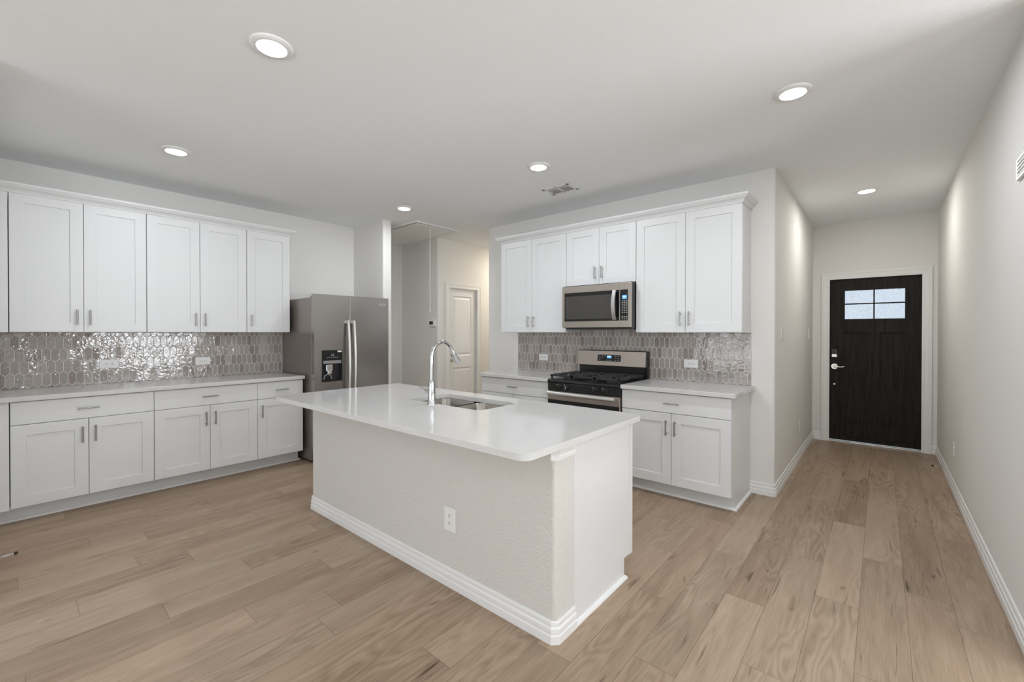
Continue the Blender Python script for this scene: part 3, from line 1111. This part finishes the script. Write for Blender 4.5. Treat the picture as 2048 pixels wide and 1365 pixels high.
def bowl(x0, x1, y0, y1):
    bm = NB()
    loops = []
    zt = IS - 0.031
    for ins, z, rad in ((-0.02, zt, 0.06), (0.0, zt, 0.06), (0.004, zt - 0.006, 0.06), (0.008, 0.72, 0.055), (0.02, 0.70, 0.05), (0.06, 0.692, 0.04)):
        if ins < 0:
            continue
        loops.append([bm.verts.new((x - cx, y - cy, z - 0.66)) for x, y in rrect(x0 + ins, y0 + ins, x1 - ins, y1 - ins, rad, 6)])
    for a, b in zip(loops, loops[1:]):
        for k in range(len(a)):
            bm.faces.new((a[k], a[(k + 1) % len(a)], b[(k + 1) % len(a)], b[k]))
    bm.faces.new(loops[-1])
    return bm


dv = -2.185
bl = obj('left_bowl', bowl(HX0 - 0.004, dv - 0.012, HY0 - 0.004, HY1 + 0.004), 'sink', t, smooth=60)
br = obj('right_bowl', bowl(dv + 0.012, HX1 + 0.004, HY0 - 0.004, HY1 + 0.004), 'sink', t, smooth=60)
for o_, xx in ((bl, (HX0 + dv) / 2), (br, (HX1 + dv) / 2)):
    bm = NB()
    lathe(bm, [(0.0, 0.004), (0.02, 0.003), (0.036, 0.004), (0.045, 0.001), (0.045, 0.0)], 24, (xx - cx, 0, 0.0325))
    obj('drain', bm, 'chrome', o_, smooth=40)
bm = NB()
bx(bm, dv - 0.0125 - cx, HY0 + 0.03 - cy, 0.18, dv + 0.0125 - cx, HY1 - 0.03 - cy, IS - 0.036 - 0.66)
slab_with_hole(bm, [(x - cx, y - cy) for x, y in rrect(HX0 - 0.025, HY0 - 0.025, HX1 + 0.025, HY1 + 0.025, 0.06, 6)], [(x - cx, y - cy) for x, y in rrect(HX0 - 0.003, HY0 - 0.003, HX1 + 0.003, HY1 + 0.003, 0.058, 6)], IS - 0.036 - 0.66, IS - 0.0305 - 0.66)
obj('rim', bm, 'sink', t, bevel=0.002)

# faucet
FX, FY = -2.228, 1.815
t = thing('kitchen_faucet', 'tall chrome gooseneck faucet with pull-down spray on the island', 'faucet', (FX, FY, IS))
bm = NB()
lathe(bm, [(0, 0), (0.030, 0), (0.030, 0.006), (0.027, 0.010), (0.0255, 0.05), (0.0225, 0.12), (0.0205, 0.150), (0.018, 0.154), (0, 0.154)], 28)
obj('base', bm, 'chrome', t, smooth=40)
pts = [(0, 0, 0.15), (0, 0, 0.24), (0, 0, 0.305)]
cR = 0.092
for k in range(1, 15):
    a = PI * k / 15.0 * 0.93
    pts.append((0, cR - cR * math.cos(a), 0.305 + 0.101 * math.sin(a)))
bm = NB()
tube(bm, pts, 0.0125, 18)
obj('spout', bm, 'chrome', t, smooth=60)
e0 = Vector(pts[-1])
dn = (Vector(pts[-1]) - Vector(pts[-2])).normalized()
dn = (dn + Vector((0, 0.10, 0))).normalized()
bm = NB()
tube(bm, [e0 - dn * 0.004, e0 + dn * 0.005, e0 + dn * 0.03, e0 + dn * 0.075, e0 + dn * 0.092, e0 + dn * 0.095], [0.0125, 0.0155, 0.017, 0.022, 0.023, 0.019], 20)
sh = obj('spray_head', bm, 'chrome', t, smooth=45)
bm = NB()
q = e0 + dn * 0.042 + Vector((-0.009, -0.0125, 0))
tube(bm, [q - dn * 0.018, q - dn * 0.014, q + dn * 0.014, q + dn * 0.018], [0.003, 0.0075, 0.0075, 0.003], 12)
obj('spray_button', bm, 'dark', sh, smooth=50)
bm = NB()
tube(bm, [(-0.015, 0, 0.085), (-0.058, 0, 0.085), (-0.064, 0, 0.085)], [0.013, 0.013, 0.010], 18)
hd = obj('handle', bm, 'chrome', t, smooth=45)
bm = NB()
tube(bm, [(-0.058, 0, 0.085), (-0.075, -0.004, 0.092), (-0.115, -0.01, 0.108)], [0.006, 0.0055, 0.0045], 12)
obj('lever', bm, 'chrome', hd, smooth=45)

# ------------------------------------------------------------------ refrigerator (local x -> +y, local -y -> +x)
FRX, FR0, FR1 = -4.473, 2.100, 2.992
FWd = FR1 - FR0
t = thing('refrigerator', 'stainless side-by-side refrigerator with ice and water dispenser', 'refrigerator', (FRX, FR0, 0), RZL)
obj('case', box(0.004, 0.074, 0.02, FWd - 0.004, 0.79, 1.738), 'case', t, bevel=0.004)
obj('toe_grille', box(0.02, 0.04, 0.015, FWd - 0.02, 0.07, 0.09), 'dark', t)
fx = 0.393
D = (0.084, 0.850, 0.305, 1.178)     # dispenser x0 z0 x1 z1
bm = NB()
ring_plate(bm, 0, 0.10, fx - 0.003, 1.773, D[0], D[1], D[2], D[3], 0, 0.058)
fd = obj('freezer_door', bm, 'steel_v', t, bevel=0.003, segs=3)
bm = NB()
bx(bm, fx + 0.003, 0, 0.10, FWd, 0.058, 1.773)
rd = obj('fridge_door', bm, 'steel_v', t, bevel=0.003, segs=3)
obj('gasket', box(0.014, 0.0585, 0.11, FWd - 0.014, 0.0738, 1.735), 'rubber', t)  # dark gasket box, added so the door gaps read dark
obj('centre_gap_shade', box(fx - 0.0018, 0.006, 0.11, fx + 0.0018, 0.0585, 1.765), 'rubber', t)  # dark strip standing in for the shade between the doors
for x in (0.05, FWd - 0.05):
    obj('hinge_cover', box(x - 0.025, 0.08, 1.738, x + 0.025, 0.14, 1.752), 'dark', t, bevel=0.004)


def bow_handle(x):
    bm = NB()
    n = 22
    rows = []
    for k in range(n + 1):
        s = k / n
        z = 0.46 + s * 1.043
        d = 0.030 + 0.034 * math.sin(PI * s) ** 0.8
        hw, th = 0.0155, 0.018
        prof = [(-hw, -d), (-hw * 0.7, -d - th * 0.7), (0, -d - th), (hw * 0.7, -d - th * 0.7), (hw, -d), (0, -d + 0.004)]
        rows.append([bm.verts.new((x + a, b_, z)) for a, b_ in prof])
    for a, b_ in zip(rows, rows[1:]):
        for k in range(6):
            bm.faces.new((a[k], a[(k + 1) % 6], b_[(k + 1) % 6], b_[k]))
    bm.faces.new(rows[0]); bm.faces.new(rows[-1])
    bx(bm, x - 0.013, -0.040, 0.462, x + 0.013, 0.001, 0.492)
    bx(bm, x - 0.013, -0.040, 1.472, x + 0.013, 0.001, 1.502)
    return bm


obj('handle', bow_handle(fx - 0.030), 'steel_bright', fd, smooth=50)
obj('handle', bow_handle(fx + 0.038), 'steel_bright', rd, smooth=50)
bm = text_bm('Whirlpool', 0.022)
bm.transform(Matrix.Translation((FWd - 0.085, -0.0005, 1.697)))
bg = obj('badge', bm, 'badge', rd)
bm = NB()
lathe(bm, [(0.036, 0), (0.040, 0), (0.040, 0.0008), (0.036, 0.0008), (0.036, 0)], 32)
bm.transform(Matrix.Translation((FWd - 0.085, -0.0002, 1.700)) @ Matrix.Diagonal((1, 1, 0.42, 1)) @ Matrix.Rotation(PI / 2, 4, 'X') @ Matrix.Rotation(R(8), 4, 'Z'))
obj('badge_ring', bm, 'badge', bg)
# dispenser: black fascia, cavity, paddle, tray
bm = NB()
ring_plate(bm, D[0] - 0.004, D[1] - 0.004, D[2] + 0.004, D[3] + 0.004, D[0] + 0.012, D[1] + 0.014, D[2] - 0.012, 1.045, -0.003, 0.006)
dp = obj('dispenser', bm, 'black', fd, bevel=0.003)
bm = NB()
bx(bm, D[0] + 0.004, 0.050, D[1] + 0.004, D[2] - 0.004, 0.056, D[3] - 0.004)
bx(bm, D[0] + 0.001, 0.004, D[1] + 0.001, D[0] + 0.006, 0.052, D[3] - 0.001)
bx(bm, D[2] - 0.006, 0.004, D[1] + 0.001, D[2] - 0.001, 0.052, D[3] - 0.001)
bx(bm, D[0] + 0.004, 0.004, D[1] + 0.001, D[2] - 0.004, 0.052, D[1] + 0.010)
obj('cavity', bm, 'dark', dp)
bm = NB()
bx(bm, D[0] + 0.012, -0.006, 1.038, D[2] - 0.012, 0.0, 1.070)
obj('strip', bm, 'grey_plastic', dp)
obj('strip_light', box(0.150, -0.008, 1.040, 0.222, -0.004, 1.070), 'badge', dp)
bm = NB()
bx(bm, 0.132, 0.006, 0.955, 0.205, 0.045, 1.030)
bx(bm, 0.145, 0.002, 0.925, 0.192, 0.03, 0.965)
obj('ice_chute', bm, 'badge', dp, bevel=0.008)
bm = NB()
tube(bm, [(0.105, 0.01, 0.872), (0.118, 0.012, 0.91), (0.15, 0.014, 0.925), (0.182, 0.012, 0.91), (0.195, 0.01, 0.872)], 0.006, 8)
obj('paddle', bm, 'grey_plastic', dp)
bm = NB()
bx(bm, 0.252, -0.0045, 1.158, 0.300, -0.002, 1.174)
obj('sticker', bm, 'plate', dp)
bm = NB()
bx(bm, 0.185, -0.0045, 1.125, 0.189, -0.0025, 1.143); bx(bm, 0.207, -0.0045, 1.125, 0.211, -0.0025, 1.143); bx(bm, 0.185, -0.0045, 1.120, 0.211, -0.0025, 1.126)
for k in range(6):
    bx(bm, 0.135 + k * 0.022, -0.0045, 1.100 + 0.003 * (k % 2), 0.150 + k * 0.022, -0.0025, 1.104 + 0.003 * (k % 2))
obj('key_print', bm, 'ink', dp)

# ------------------------------------------------------------------ gas range
RX0, RX1, RYF = -2.516, -1.742, 3.508
RW = RX1 - RX0
t = thing('gas_range', 'freestanding stainless gas range with black cooktop and front knobs', 'range', (RX0, RYF, 0))
RD = YK - 0.012 - RYF
bm = NB()
bx(bm, 0.003, 0.03, 0.02, RW - 0.003, RD, 0.895)
obj('body', bm, 'black', t, bevel=0.002)
bm = NB()
prof = [(0.0, 0.880), (-0.004, 0.892), (0.0, 0.905), (0.018, 0.914), (RD - 0.06, 0.914), (RD - 0.06, 0.88)]
a = [bm.verts.new((0.0, y, z)) for y, z in prof]
b = [bm.verts.new((RW, y, z)) for y, z in prof]
bm.faces.new(a); bm.faces.new(b)
for i in range(6):
    bm.faces.new((a[i], a[(i + 1) % 6], b[(i + 1) % 6], b[i]))
ck = obj('cooktop', bm, 'black', t)
bm = NB()
bx(bm, 0.0, 0.004, 0.803, RW, 0.04, 0.878)
cp = obj('control_panel', bm, 'black', t, bevel=0.004)
for i, kx in enumerate((-2.372, -2.286, -1.974, -1.876)):
    x = kx - RX0
    bm = NB()
    tube(bm, [(0, 0.006, 0), (0, -0.004, 0), (0, -0.006, 0), (0, -0.024, 0), (0, -0.027, 0)], [0.023, 0.023, 0.018, 0.016, 0.013], 22)
    k_ = obj('knob', bm, 'black', t, smooth=40, loc=(x, 0, 0.842))
    if i == 1:
        k_['label'] = 'burner knob with silver grip'
    g_ = NB()
    bx(g_, -0.0035, -0.034, -0.017, 0.0035, -0.02, 0.017)
    o_ = obj('knob_grip', g_, 'badge' if i == 1 else 'black', k_, bevel=0.0015)
    o_.rotation_euler = (0, (R(20) if i == 1 else 0), 0)
    bm = NB()
    for dx, dz in ((-0.033, 0.02), (-0.030, -0.002)):
        bx(bm, x + dx - 0.004, 0.0025, 0.842 + dz - 0.004, x + dx + 0.004, 0.0045, 0.842 + dz + 0.004)
    obj('burner_mark', bm, 'ink', cp)
bm = NB()
ring_plate(bm, 0.002, 0.195, RW - 0.002, 0.798, 0.045, 0.26, RW - 0.045, 0.690, 0.0, 0.04)
od = obj('oven_door', bm, ['steel'], t, bevel=0.003)
obj('oven_window', box(0.004, -0.003, 0.255, RW - 0.004, 0.004, 0.715), 'black_glass', od, bevel=0.002)
bm = NB()
prof = [(-0.030, 0.765), (-0.048, 0.762), (-0.056, 0.770), (-0.056, 0.788), (-0.048, 0.797), (-0.030, 0.794)]
a = [bm.verts.new((0.055, y, z)) for y, z in prof]
b = [bm.verts.new((RW - 0.028, y, z)) for y, z in prof]
for v in a:
    v.co.x = 0.030
bm.faces.new(a); bm.faces.new(b)
for i in range(6):
    bm.faces.new((a[i], a[(i + 1) % 6], b[(i + 1) % 6], b[i]))
for x in (0.032, RW - 0.062):
    bx(bm, x, -0.034, 0.768, x + 0.03, 0.001, 0.792)
obj('handle', bm, 'steel_bright', od, smooth=45)
bm = NB()
bx(bm, 0.002, 0.0, 0.04, RW - 0.002, 0.04, 0.188)
obj('drawer', bm, 'steel', t, bevel=0.003)
# backguard
bm = NB()
yb0 = RD - 0.085
prof = [(yb0 - 0.012, 1.030), (yb0 + 0.004, 1.178), (yb0 + 0.012, 1.186), (yb0 + 0.03, 1.186), (yb0 + 0.03, 1.03)]
a = [bm.verts.new((0.0, y, z)) for y, z in prof]
b = [bm.verts.new((RW - 0.006, y, z)) for y, z in prof]
bm.faces.new(a); bm.faces.new(b)
for i in range(5):
    bm.faces.new((a[i], a[(i + 1) % 5], b[(i + 1) % 5], b[i]))
bgp = obj('backguard', bm, 'steel', t)
bm = NB()
bx(bm, 0.004, yb0 + 0.031, 0.90, RW, RD, 1.183)
bx(bm, 0.02, yb0 + 0.012, 0.90, RW - 0.02, yb0 + 0.031, 1.031)
obj('backguard_housing', bm, 'black', t)


def onbg(x0, z0, x1, z1, d0, d1):
    """thin plate lying on the sloping backguard"""
    bm = NB()
    vs = bx(bm, x0, 0, z0, x1, 0, z1)
    for k, v in enumerate(vs):
        s = yb0 - 0.012 + (v.co.z - 1.030) * (0.016 / 0.148)
        v.co.y = s - (d1 if k in (0, 1, 4, 5) else d0)
    return bm


X = 0.245
pn = obj('clock_panel', onbg(X, 1.074, X + 0.262, 1.140, -0.001, 0.002), 'black_glass', bgp)
obj('clock_display', onbg(X + 0.108, 1.104, X + 0.158, 1.132, 0.001, 0.003), 'blue', pn)
bm = NB()
obj('clock_digits', onbg(X + 0.112, 1.117, X + 0.152, 1.129, 0.002, 0.0036), 'digit', pn)
CK = ((0.02, 1.125, 0.034, 1.130), (0.05, 1.125, 0.064, 1.130), (0.02, 1.105, 0.034, 1.110), (0.05, 1.105, 0.064, 1.110), (0.02, 1.085, 0.034, 1.090),
                       (0.195, 1.125, 0.212, 1.130), (0.228, 1.125, 0.245, 1.130), (0.20, 1.104, 0.212, 1.110), (0.23, 1.104, 0.242, 1.110), (0.20, 1.084, 0.212, 1.089), (0.23, 1.084, 0.242, 1.089), (0.11, 1.082, 0.122, 1.088), (0.135, 1.082, 0.155, 1.088), (0.082, 1.124, 0.094, 1.131))
bm.free()
for lo_, hi_ in ((0.0, 0.07), (0.07, 0.10), (0.10, 0.13), (0.13, 0.18), (0.18, 0.3)):
    bm = NB()
    for x0, z0, x1, z1 in CK:
        if lo_ <= x0 < hi_:
            q = onbg(X + x0, z0, X + x1, z1, 0.002, 0.0036)
            me = bpy.data.meshes.new('tmp'); q.to_mesh(me); q.free(); bm.from_mesh(me); bpy.data.meshes.remove(me)
    obj('clock_keys', bm, 'ink', pn)

# burners and grates
for bx_, by_, rr in ((0.15, 0.16, 0.045), (0.15, 0.42, 0.036), (0.62, 0.16, 0.045), (0.62, 0.42, 0.036), (0.385, 0.29, 0.042)):
    bm = NB()
    lathe(bm, [(0, 0.022), (rr * 0.8, 0.022), (rr, 0.017), (rr, 0.012), (rr * 1.25, 0.008), (rr * 1.3, 0.0), (0, 0.0)], 24, (bx_, by_, 0.914))
    obj('burner', bm, 'iron', t, smooth=35)


def grate(x0, x1):
    bm = NB()
    y0, y1, zt, zb = 0.03, RD - 0.105, 0.957, 0.938
    e = 0.016
    for q in ((x0, y0, x1, y0 + e), (x0, y1 - e, x1, y1), (x0, y0, x0 + e, y1), (x1 - e, y0, x1, y1)):
        bx(bm, q[0], q[1], zb, q[2], q[3], zt)
    n = 5
    xm = (x0 + x1) / 2
    for fy in (0.27, 0.73):
        yc = y0 + (y1 - y0) * fy
        bx(bm, x0, yc - 0.006, zb + 0.004, xm - 0.03, yc + 0.006, zt)
        bx(bm, xm + 0.03, yc - 0.006, zb + 0.004, x1, yc + 0.006, zt)
        for s in (-1, 1):
            bx(bm, xm - 0.006, yc + (0.03 if s > 0 else -0.11), zb + 0.004, xm + 0.006, yc + (0.11 if s > 0 else -0.03), zt)
            bx(bm, x0, yc + s * 0.062 - 0.006, zb + 0.004, xm - 0.045, yc + s * 0.062 + 0.006, zt)
            bx(bm, xm + 0.045, yc + s * 0.062 - 0.006, zb + 0.004, x1, yc + s * 0.062 + 0.006, zt)
    yc = (y0 + y1) / 2
    bx(bm, x0, yc - 0.014, zb + 0.003, x1, yc + 0.014, zt)
    for x in (x0 + 0.004, x1 - 0.020):
        for y in (y0 + 0.004, y1 - 0.020):
            bx(bm, x, y, 0.914, x + 0.016, y + 0.016, zb + 0.002)
    return bm


for a, b in ((0.012, 0.258), (0.262, 0.508), (0.512, 0.758)):
    obj('grate', grate(a, b), 'iron', t, bevel=0.002)

# ------------------------------------------------------------------ microwave
MX0, MX1, MZ0, MZ1, MYF = -2.512, -1.7565, 1.421, 1.838, 3.760
t = thing('microwave', 'stainless over-the-range microwave with a curved handle', 'microwave', (MX0, MYF, MZ0))
MW, MH = MX1 - MX0, MZ1 - MZ0
sx = 0.642
obj('case', box(0.004, 0.024, -0.006, MW - 0.002, YK - 0.012 - MYF, MH + 0.008), 'black', t, bevel=0.002)
bm = NB()
ring_plate(bm, 0, 0, sx - 0.001, MH, 0.026, 0.062, sx - 0.004, MH - 0.066, 0, 0.024)
dr = obj('door', bm, 'steel', t, bevel=0.0025)
obj('door_glass', box(0.024, 0.003, 0.060, sx - 0.003, 0.022, MH - 0.064), 'black_glass', dr)
obj('window', box(0.040, 0.0022, 0.085, sx - 0.075, 0.004, MH - 0.102), 'mesh_glass', dr)
bm = NB()
n = 16
rows = []
for k in range(n + 1):
    s = k / n
    z = 0.070 + s * 0.280
    d = 0.018 + 0.030 * math.sin(PI * s)
    x = sx - 0.044
    rows.append([bm.verts.new((x + a_, -d - b_, z)) for a_, b_ in ((-0.019, 0), (-0.016, 0.008), (0.016, 0.008), (0.019, 0), (0.014, -0.006), (-0.014, -0.006))])
for a, b in zip(rows, rows[1:]):
    for k in range(6):
        bm.faces.new((a[k], a[(k + 1) % 6], b[(k + 1) % 6], b[k]))
bm.faces.new(rows[0]); bm.faces.new(rows[-1])
for z in (0.074, 0.328):
    bx(bm, sx - 0.056, -0.020, z, sx - 0.032, 0.004, z + 0.018)
obj('handle', bm, 'steel_bright', dr, smooth=50)
bm = NB()
ring_plate(bm, sx + 0.001, 0, MW, MH, sx + 0.004, 0.062, MW - 0.030, MH - 0.066, 0, 0.024)
cpn = obj('control_frame', bm, 'steel', t, bevel=0.0025)
pn = obj('control_panel', box(sx + 0.003, 0.002, 0.060, MW - 0.028, 0.022, MH - 0.064), 'black_glass', cpn)
obj('display', box(sx + 0.026, 0.0008, 0.263, sx + 0.072, 0.004, 0.300), 'blue', pn)
bm = NB()
bx(bm, sx + 0.034, 0.0, 0.282, sx + 0.062, 0.002, 0.292)
bx(bm, sx + 0.030, 0.0, 0.270, sx + 0.066, 0.002, 0.273)
obj('display_digits', bm, 'digit', pn)
bm = NB()
for rr_ in range(8):
    for c in range(3):
        z = 0.243 - rr_ * 0.0155
        bx(bm, sx + 0.024 + c * 0.020, 0.001, z, sx + 0.036 + c * 0.020, 0.003, z + 0.0055)
obj('number_keys', bm, 'ink', pn)
bm = NB()
for c in range(3):
    bx(bm, sx + 0.022 + c * 0.021, 0.001, 0.092, sx + 0.034 + c * 0.021, 0.003, 0.102)
    bx(bm, sx + 0.024 + c * 0.021, 0.001, 0.074, sx + 0.034 + c * 0.021, 0.003, 0.080)
obj('start_keys', bm, 'ink', pn)
bm = NB()
prism(bm, [(0.03, 0.03), (MW - 0.006, 0.03), (MW - 0.006, 0.36), (0.03, 0.36)], -0.018, -0.006)
obj('vent_base', bm, 'dark', t)

# ------------------------------------------------------------------ recessed lights
LG = 'recessed ceiling lights'


def make_light(label, loc):
    t = thing('recessed_light', label, 'ceiling light', loc, 0, LG)
    bm = NB()
    lathe(bm, [(0.094, 0.0), (0.094, -0.004), (0.090, -0.008), (0.070, -0.014), (0.066, -0.013), (0.064, -0.006), (0.064, 0.0)], 40)
    obj('trim_ring', bm, 'trim', t, smooth=40)
    bm = NB()
    lathe(bm, [(0.0645, -0.010), (0.045, -0.0145), (0.02, -0.016), (0.0, -0.0165)], 40)
    obj('lens', bm, 'lens', t, smooth=60)
    return t


def lamp_light(t, power, color=(0.94, 0.985, 1.05)):
    """the beam of one recessed lamp, right below its lens"""
    l = bpy.data.lights.new('lamp_beam', 'AREA')
    l.shape = 'DISK'
    l.size = 0.125
    l.energy = power
    l.spread = R(178)
    l.color = color
    o = bpy.data.objects.new('lamp_beam', l)
    COL.objects.link(o)
    o.location = (t.location.x, t.location.y, ZC - 0.018)


FRONT_LAMP, KITCHEN_LAMP, MOUTH_LAMP, HALL_LAMP = 6.0, 9.2, 9.8, 9.4
L0 = make_light('largest recessed ceiling light, toward the top left of the photo', (-2.231, 0.847, ZC))
lamp_light(L0, FRONT_LAMP)
for lab, x, y, pw_ in (('recessed ceiling light in front of the left wall cabinets', -4.062, 0.862, FRONT_LAMP),
                       ('recessed ceiling light next to the ceiling vent', -2.160, 2.880, KITCHEN_LAMP),
                       ('recessed ceiling light between the refrigerator wing wall and attic hatch', -4.004, 2.880, 7.8),
                       ('recessed ceiling light at the mouth of the entry hall, upper right', -0.388, 2.929, MOUTH_LAMP),
                       ('recessed ceiling light in the entry hall before the front door', -0.111, 5.406, HALL_LAMP)):
    lamp_light(dup(L0, (x, y, ZC), 0, lab), pw_, (1.0, 0.965, 0.91) if y > 5 else (0.94, 0.985, 1.05))

# ceiling vent
vx, vy = -2.343, 3.472
t = thing('ceiling_vent', 'white ceiling supply vent with two louvre sections above the kitchen wall cabinets', 'vent', (vx, vy, ZC))
bm = NB()
hw, hh = 0.148, 0.098
for x0, x1 in ((-hw, -hw + 0.03), (-0.009, 0.009), (hw - 0.03, hw)):
    bx(bm, x0, -hh, -0.006, x1, hh, 0.0)
for y0, y1 in ((-hh, -hh + 0.026), (hh - 0.026, hh)):
    bx(bm, -hw, y0, -0.006, hw, y1, 0.0)
obj('frame', bm, 'trim', t, bevel=0.002)
obj('duct_shade', box(-hw + 0.02, -hh + 0.02, -0.0012, hw - 0.02, hh - 0.02, -0.0004), 'vent_dark', t)  # thin dark plate painted as the shade behind the louvres
for x0, x1 in ((-hw + 0.03, -0.009), (0.009, hw - 0.03)):
    bm = NB()
    for k in range(9):
        x = x0 + (x1 - x0) * (k + 0.5) / 9
        vs = bx(bm, x - 0.001, -hh + 0.026, -0.010, x + 0.001, hh - 0.026, -0.001)
        for v in vs:
            if v.co.z < -0.005:
                v.co.x += 0.005
    bx(bm, x0, -0.055, -0.009, x1, -0.050, -0.002)
    obj('louvre', bm, 'trim', t)

# attic hatch with pull cord
HA = (-5.79, 3.290, -4.330, 4.02)
t = thing('attic_hatch', 'white framed attic hatch in the hallway ceiling', 'attic hatch', ((HA[0] + HA[2]) / 2, (HA[1] + HA[3]) / 2, ZC))
hx, hy = (HA[2] - HA[0]) / 2, (HA[3] - HA[1]) / 2
XEc = XE + 0.004 - (HA[0] + HA[2]) / 2
bm = NB()
# casing: profile swept around the hatch (out goes inwards)
CS = [(0, 0), (0, -0.016), (0.022, -0.020), (0.030, -0.014), (0.052, -0.011), (0.055, -0.008), (0.055, 0)]
sweep(bm, [(XEc, -hy), (hx, -hy), (hx, hy), (XEc, hy)][::-1], CS, closed=True)
obj('casing', bm, 'trim', t)
bm = NB()
bx(bm, XEc + 0.066, -hy + 0.066, -0.024, hx - 0.066, hy - 0.066, -0.006)
obj('panel', bm, 'trim', t, bevel=0.004)
obj('gap_shade', box(XEc + 0.05, -hy + 0.05, -0.003, hx - 0.05, hy - 0.05, -0.0005), 'slot', t)  # dark sheet stands in for shade in the gap around the panel
cxy = (-4.470, 3.615)
t = thing('pull_cord', 'thin white pull cord hanging from the attic hatch', 'pull cord', (cxy[0], cxy[1], 1.64))
bm = NB()
tube(bm, [(0, 0, 0.03), (0, 0, ZC - 0.026 - 1.64)], 0.0032, 8)
obj('cord', bm, 'plate', t)
bm = NB()
lathe(bm, [(0, 0.045), (0.004, 0.042), (0.006, 0.02), (0.0095, 0.004), (0.008, 0.0), (0, 0.0)], 14)
obj('knob', bm, 'plate', t, smooth=50)

# thermostat
t = thing('thermostat', 'small white thermostat with dark screen on the hallway wall', 'thermostat', (-5.0, YT, 1.508))
obj('back_plate', box(-0.068, -0.008, -0.055, 0.085, 0, 0.055), 'plate', t, bevel=0.003)
bd = obj('housing', box(-0.066, -0.028, -0.047, 0.078, -0.007, 0.047), 'plate', t, bevel=0.005)
obj('screen', box(-0.045, -0.0295, -0.022, 0.035, -0.027, 0.026), 'dark', t)

# ------------------------------------------------------------------ outlets and switches (face -y in local frame, wall at y=0)
OG = 'electrical outlets'


def make_outlet(label, loc, rz, horiz, wd=0.078, ht=0.128):
    t = thing('electrical_outlet', label, 'outlet', loc, rz, OG)
    rot = Matrix.Rotation(PI / 2, 4, 'Y') if horiz else Matrix.Identity(4)
    bm = box(-wd / 2, -0.006, -ht / 2, wd / 2, 0, ht / 2)
    bm.transform(rot)
    obj('plate', bm, 'plate', t, bevel=0.003)
    for s in (-1, 1):
        bm = NB()
        pts = rrect(-0.0165, -0.0145, 0.0165, 0.0145, 0.008, 4)
        a = [bm.verts.new((x, -0.0055, z + s * 0.0195)) for x, z in pts]
        b = [bm.verts.new((x, -0.0085, z + s * 0.0195)) for x, z in pts]
        bm.faces.new(a); bm.faces.new(b)
        for k in range(len(a)):
            bm.faces.new((a[k], a[(k + 1) % len(a)], b[(k + 1) % len(a)], b[k]))
        bm.transform(rot)
        so = obj('socket', bm, 'plate', t)
        bm = NB()
        for x in (-0.0065, 0.0065):
            bx(bm, x - 0.0013, -0.0092, s * 0.0195 - 0.001, x + 0.0013, -0.008, s * 0.0195 + 0.008)
        tube(bm, [(0, -0.0092, s * 0.0195 - 0.0075), (0, -0.008, s * 0.0195 - 0.0075)], 0.0026, 10)
        bm.transform(rot)
        obj('slots', bm, 'slot', so)
    return t


make_outlet('white sideways outlet in the left tile, nearer the left edge', (XL + 0.0095, 0.628, 1.088), RZL, True)
make_outlet('white sideways outlet in the left tile, nearer the refrigerator', (XL + 0.0095, 1.334, 1.080), RZL, True)
make_outlet('white sideways outlet in the tile left of the range', (-3.042, YK - 0.0095, 1.079), 0, True)
make_outlet('white sideways outlet in the tile right of the range', (-1.345, YK - 0.0095, 1.082), 0, True)
make_outlet('white upright outlet on the island half wall', (-1.765, 1.5652, 0.362), 0, False, 0.090, 0.128)
make_outlet('white outlet low on the left wall of the entry hall', (XH, 5.633, 0.367), R(90), False, 0.078, 0.125)
make_outlet('white outlet low on the right wall', (XR, 5.309, 0.363), R(-90), False, 0.078, 0.125)


def make_switch(label, loc, rz):
    t = thing('light_switch', label, 'light switch', loc, rz, 'light switches')
    obj('plate', box(-0.04, -0.006, -0.063, 0.04, 0, 0.063), 'plate', t, bevel=0.003)
    bm = box(-0.0165, -0.010, -0.033, 0.0165, -0.005, 0.033)
    for v in bm.verts:
        if v.co.y < -0.008 and v.co.z < 0:
            v.co.y += 0.003
    obj('rocker', bm, 'plate', t, bevel=0.001)
    return t


S0 = make_switch('white light switch on the entry hall wall nearer the kitchen', (XH, 4.481, 1.362), R(90))
dup(S0, (XH, 6.367, 1.362), R(90), 'white light switch on the entry hall wall nearer the front door')

# wall register high on the right wall
t = thing('wall_register', 'white slatted register high on the right wall at the photo edge', 'register', (XR, 2.92, 2.115), R(-90))
bm = NB()
ring_plate(bm, -0.125, -0.045, 0.20, 0.055, -0.105, -0.028, 0.18, 0.040, -0.012, 0)
obj('frame', bm, 'plate', t, bevel=0.003)
bm = NB()
for k in range(4):
    z = -0.020 + k * 0.017
    vs = bx(bm, -0.106, -0.013, z - 0.002, 0.181, -0.001, z + 0.002)
    for v in vs:
        if v.co.y < -0.008:
            v.co.z -= 0.006
obj('slats', bm, 'plate', t)


def door_stop(label, loc, rz):
    t = thing('door_stop', label, 'door stop', loc, rz)
    bm = NB()
    tube(bm, [(0, 0, 0), (0, -0.006, 0)], 0.014, 16)
    obj('base', bm, 'satin', t)
    bm = NB()
    pts = []
    for k in range(97):
        a = k / 8 * 2 * PI
        pts.append((0.006 * math.cos(a), -0.006 - 0.058 * k / 96, 0.006 * math.sin(a)))
    tube(bm, pts, 0.0013, 5)
    obj('spring', bm, 'satin', t)
    bm = NB()
    tube(bm, [(0, -0.062, 0), (0, -0.066, 0), (0, -0.078, 0), (0, -0.080, 0)], [0.006, 0.009, 0.009, 0.006], 14)
    obj('tip', bm, 'rubber', t, smooth=40)


door_stop('small spring door stop with dark tip at the left photo edge above the floor', (-3.925, -0.0195, 0.05), R(184))
door_stop('spring door stop with dark tip on the right baseboard near the front door', (XR - 0.015, 5.99, 0.05), R(-90))
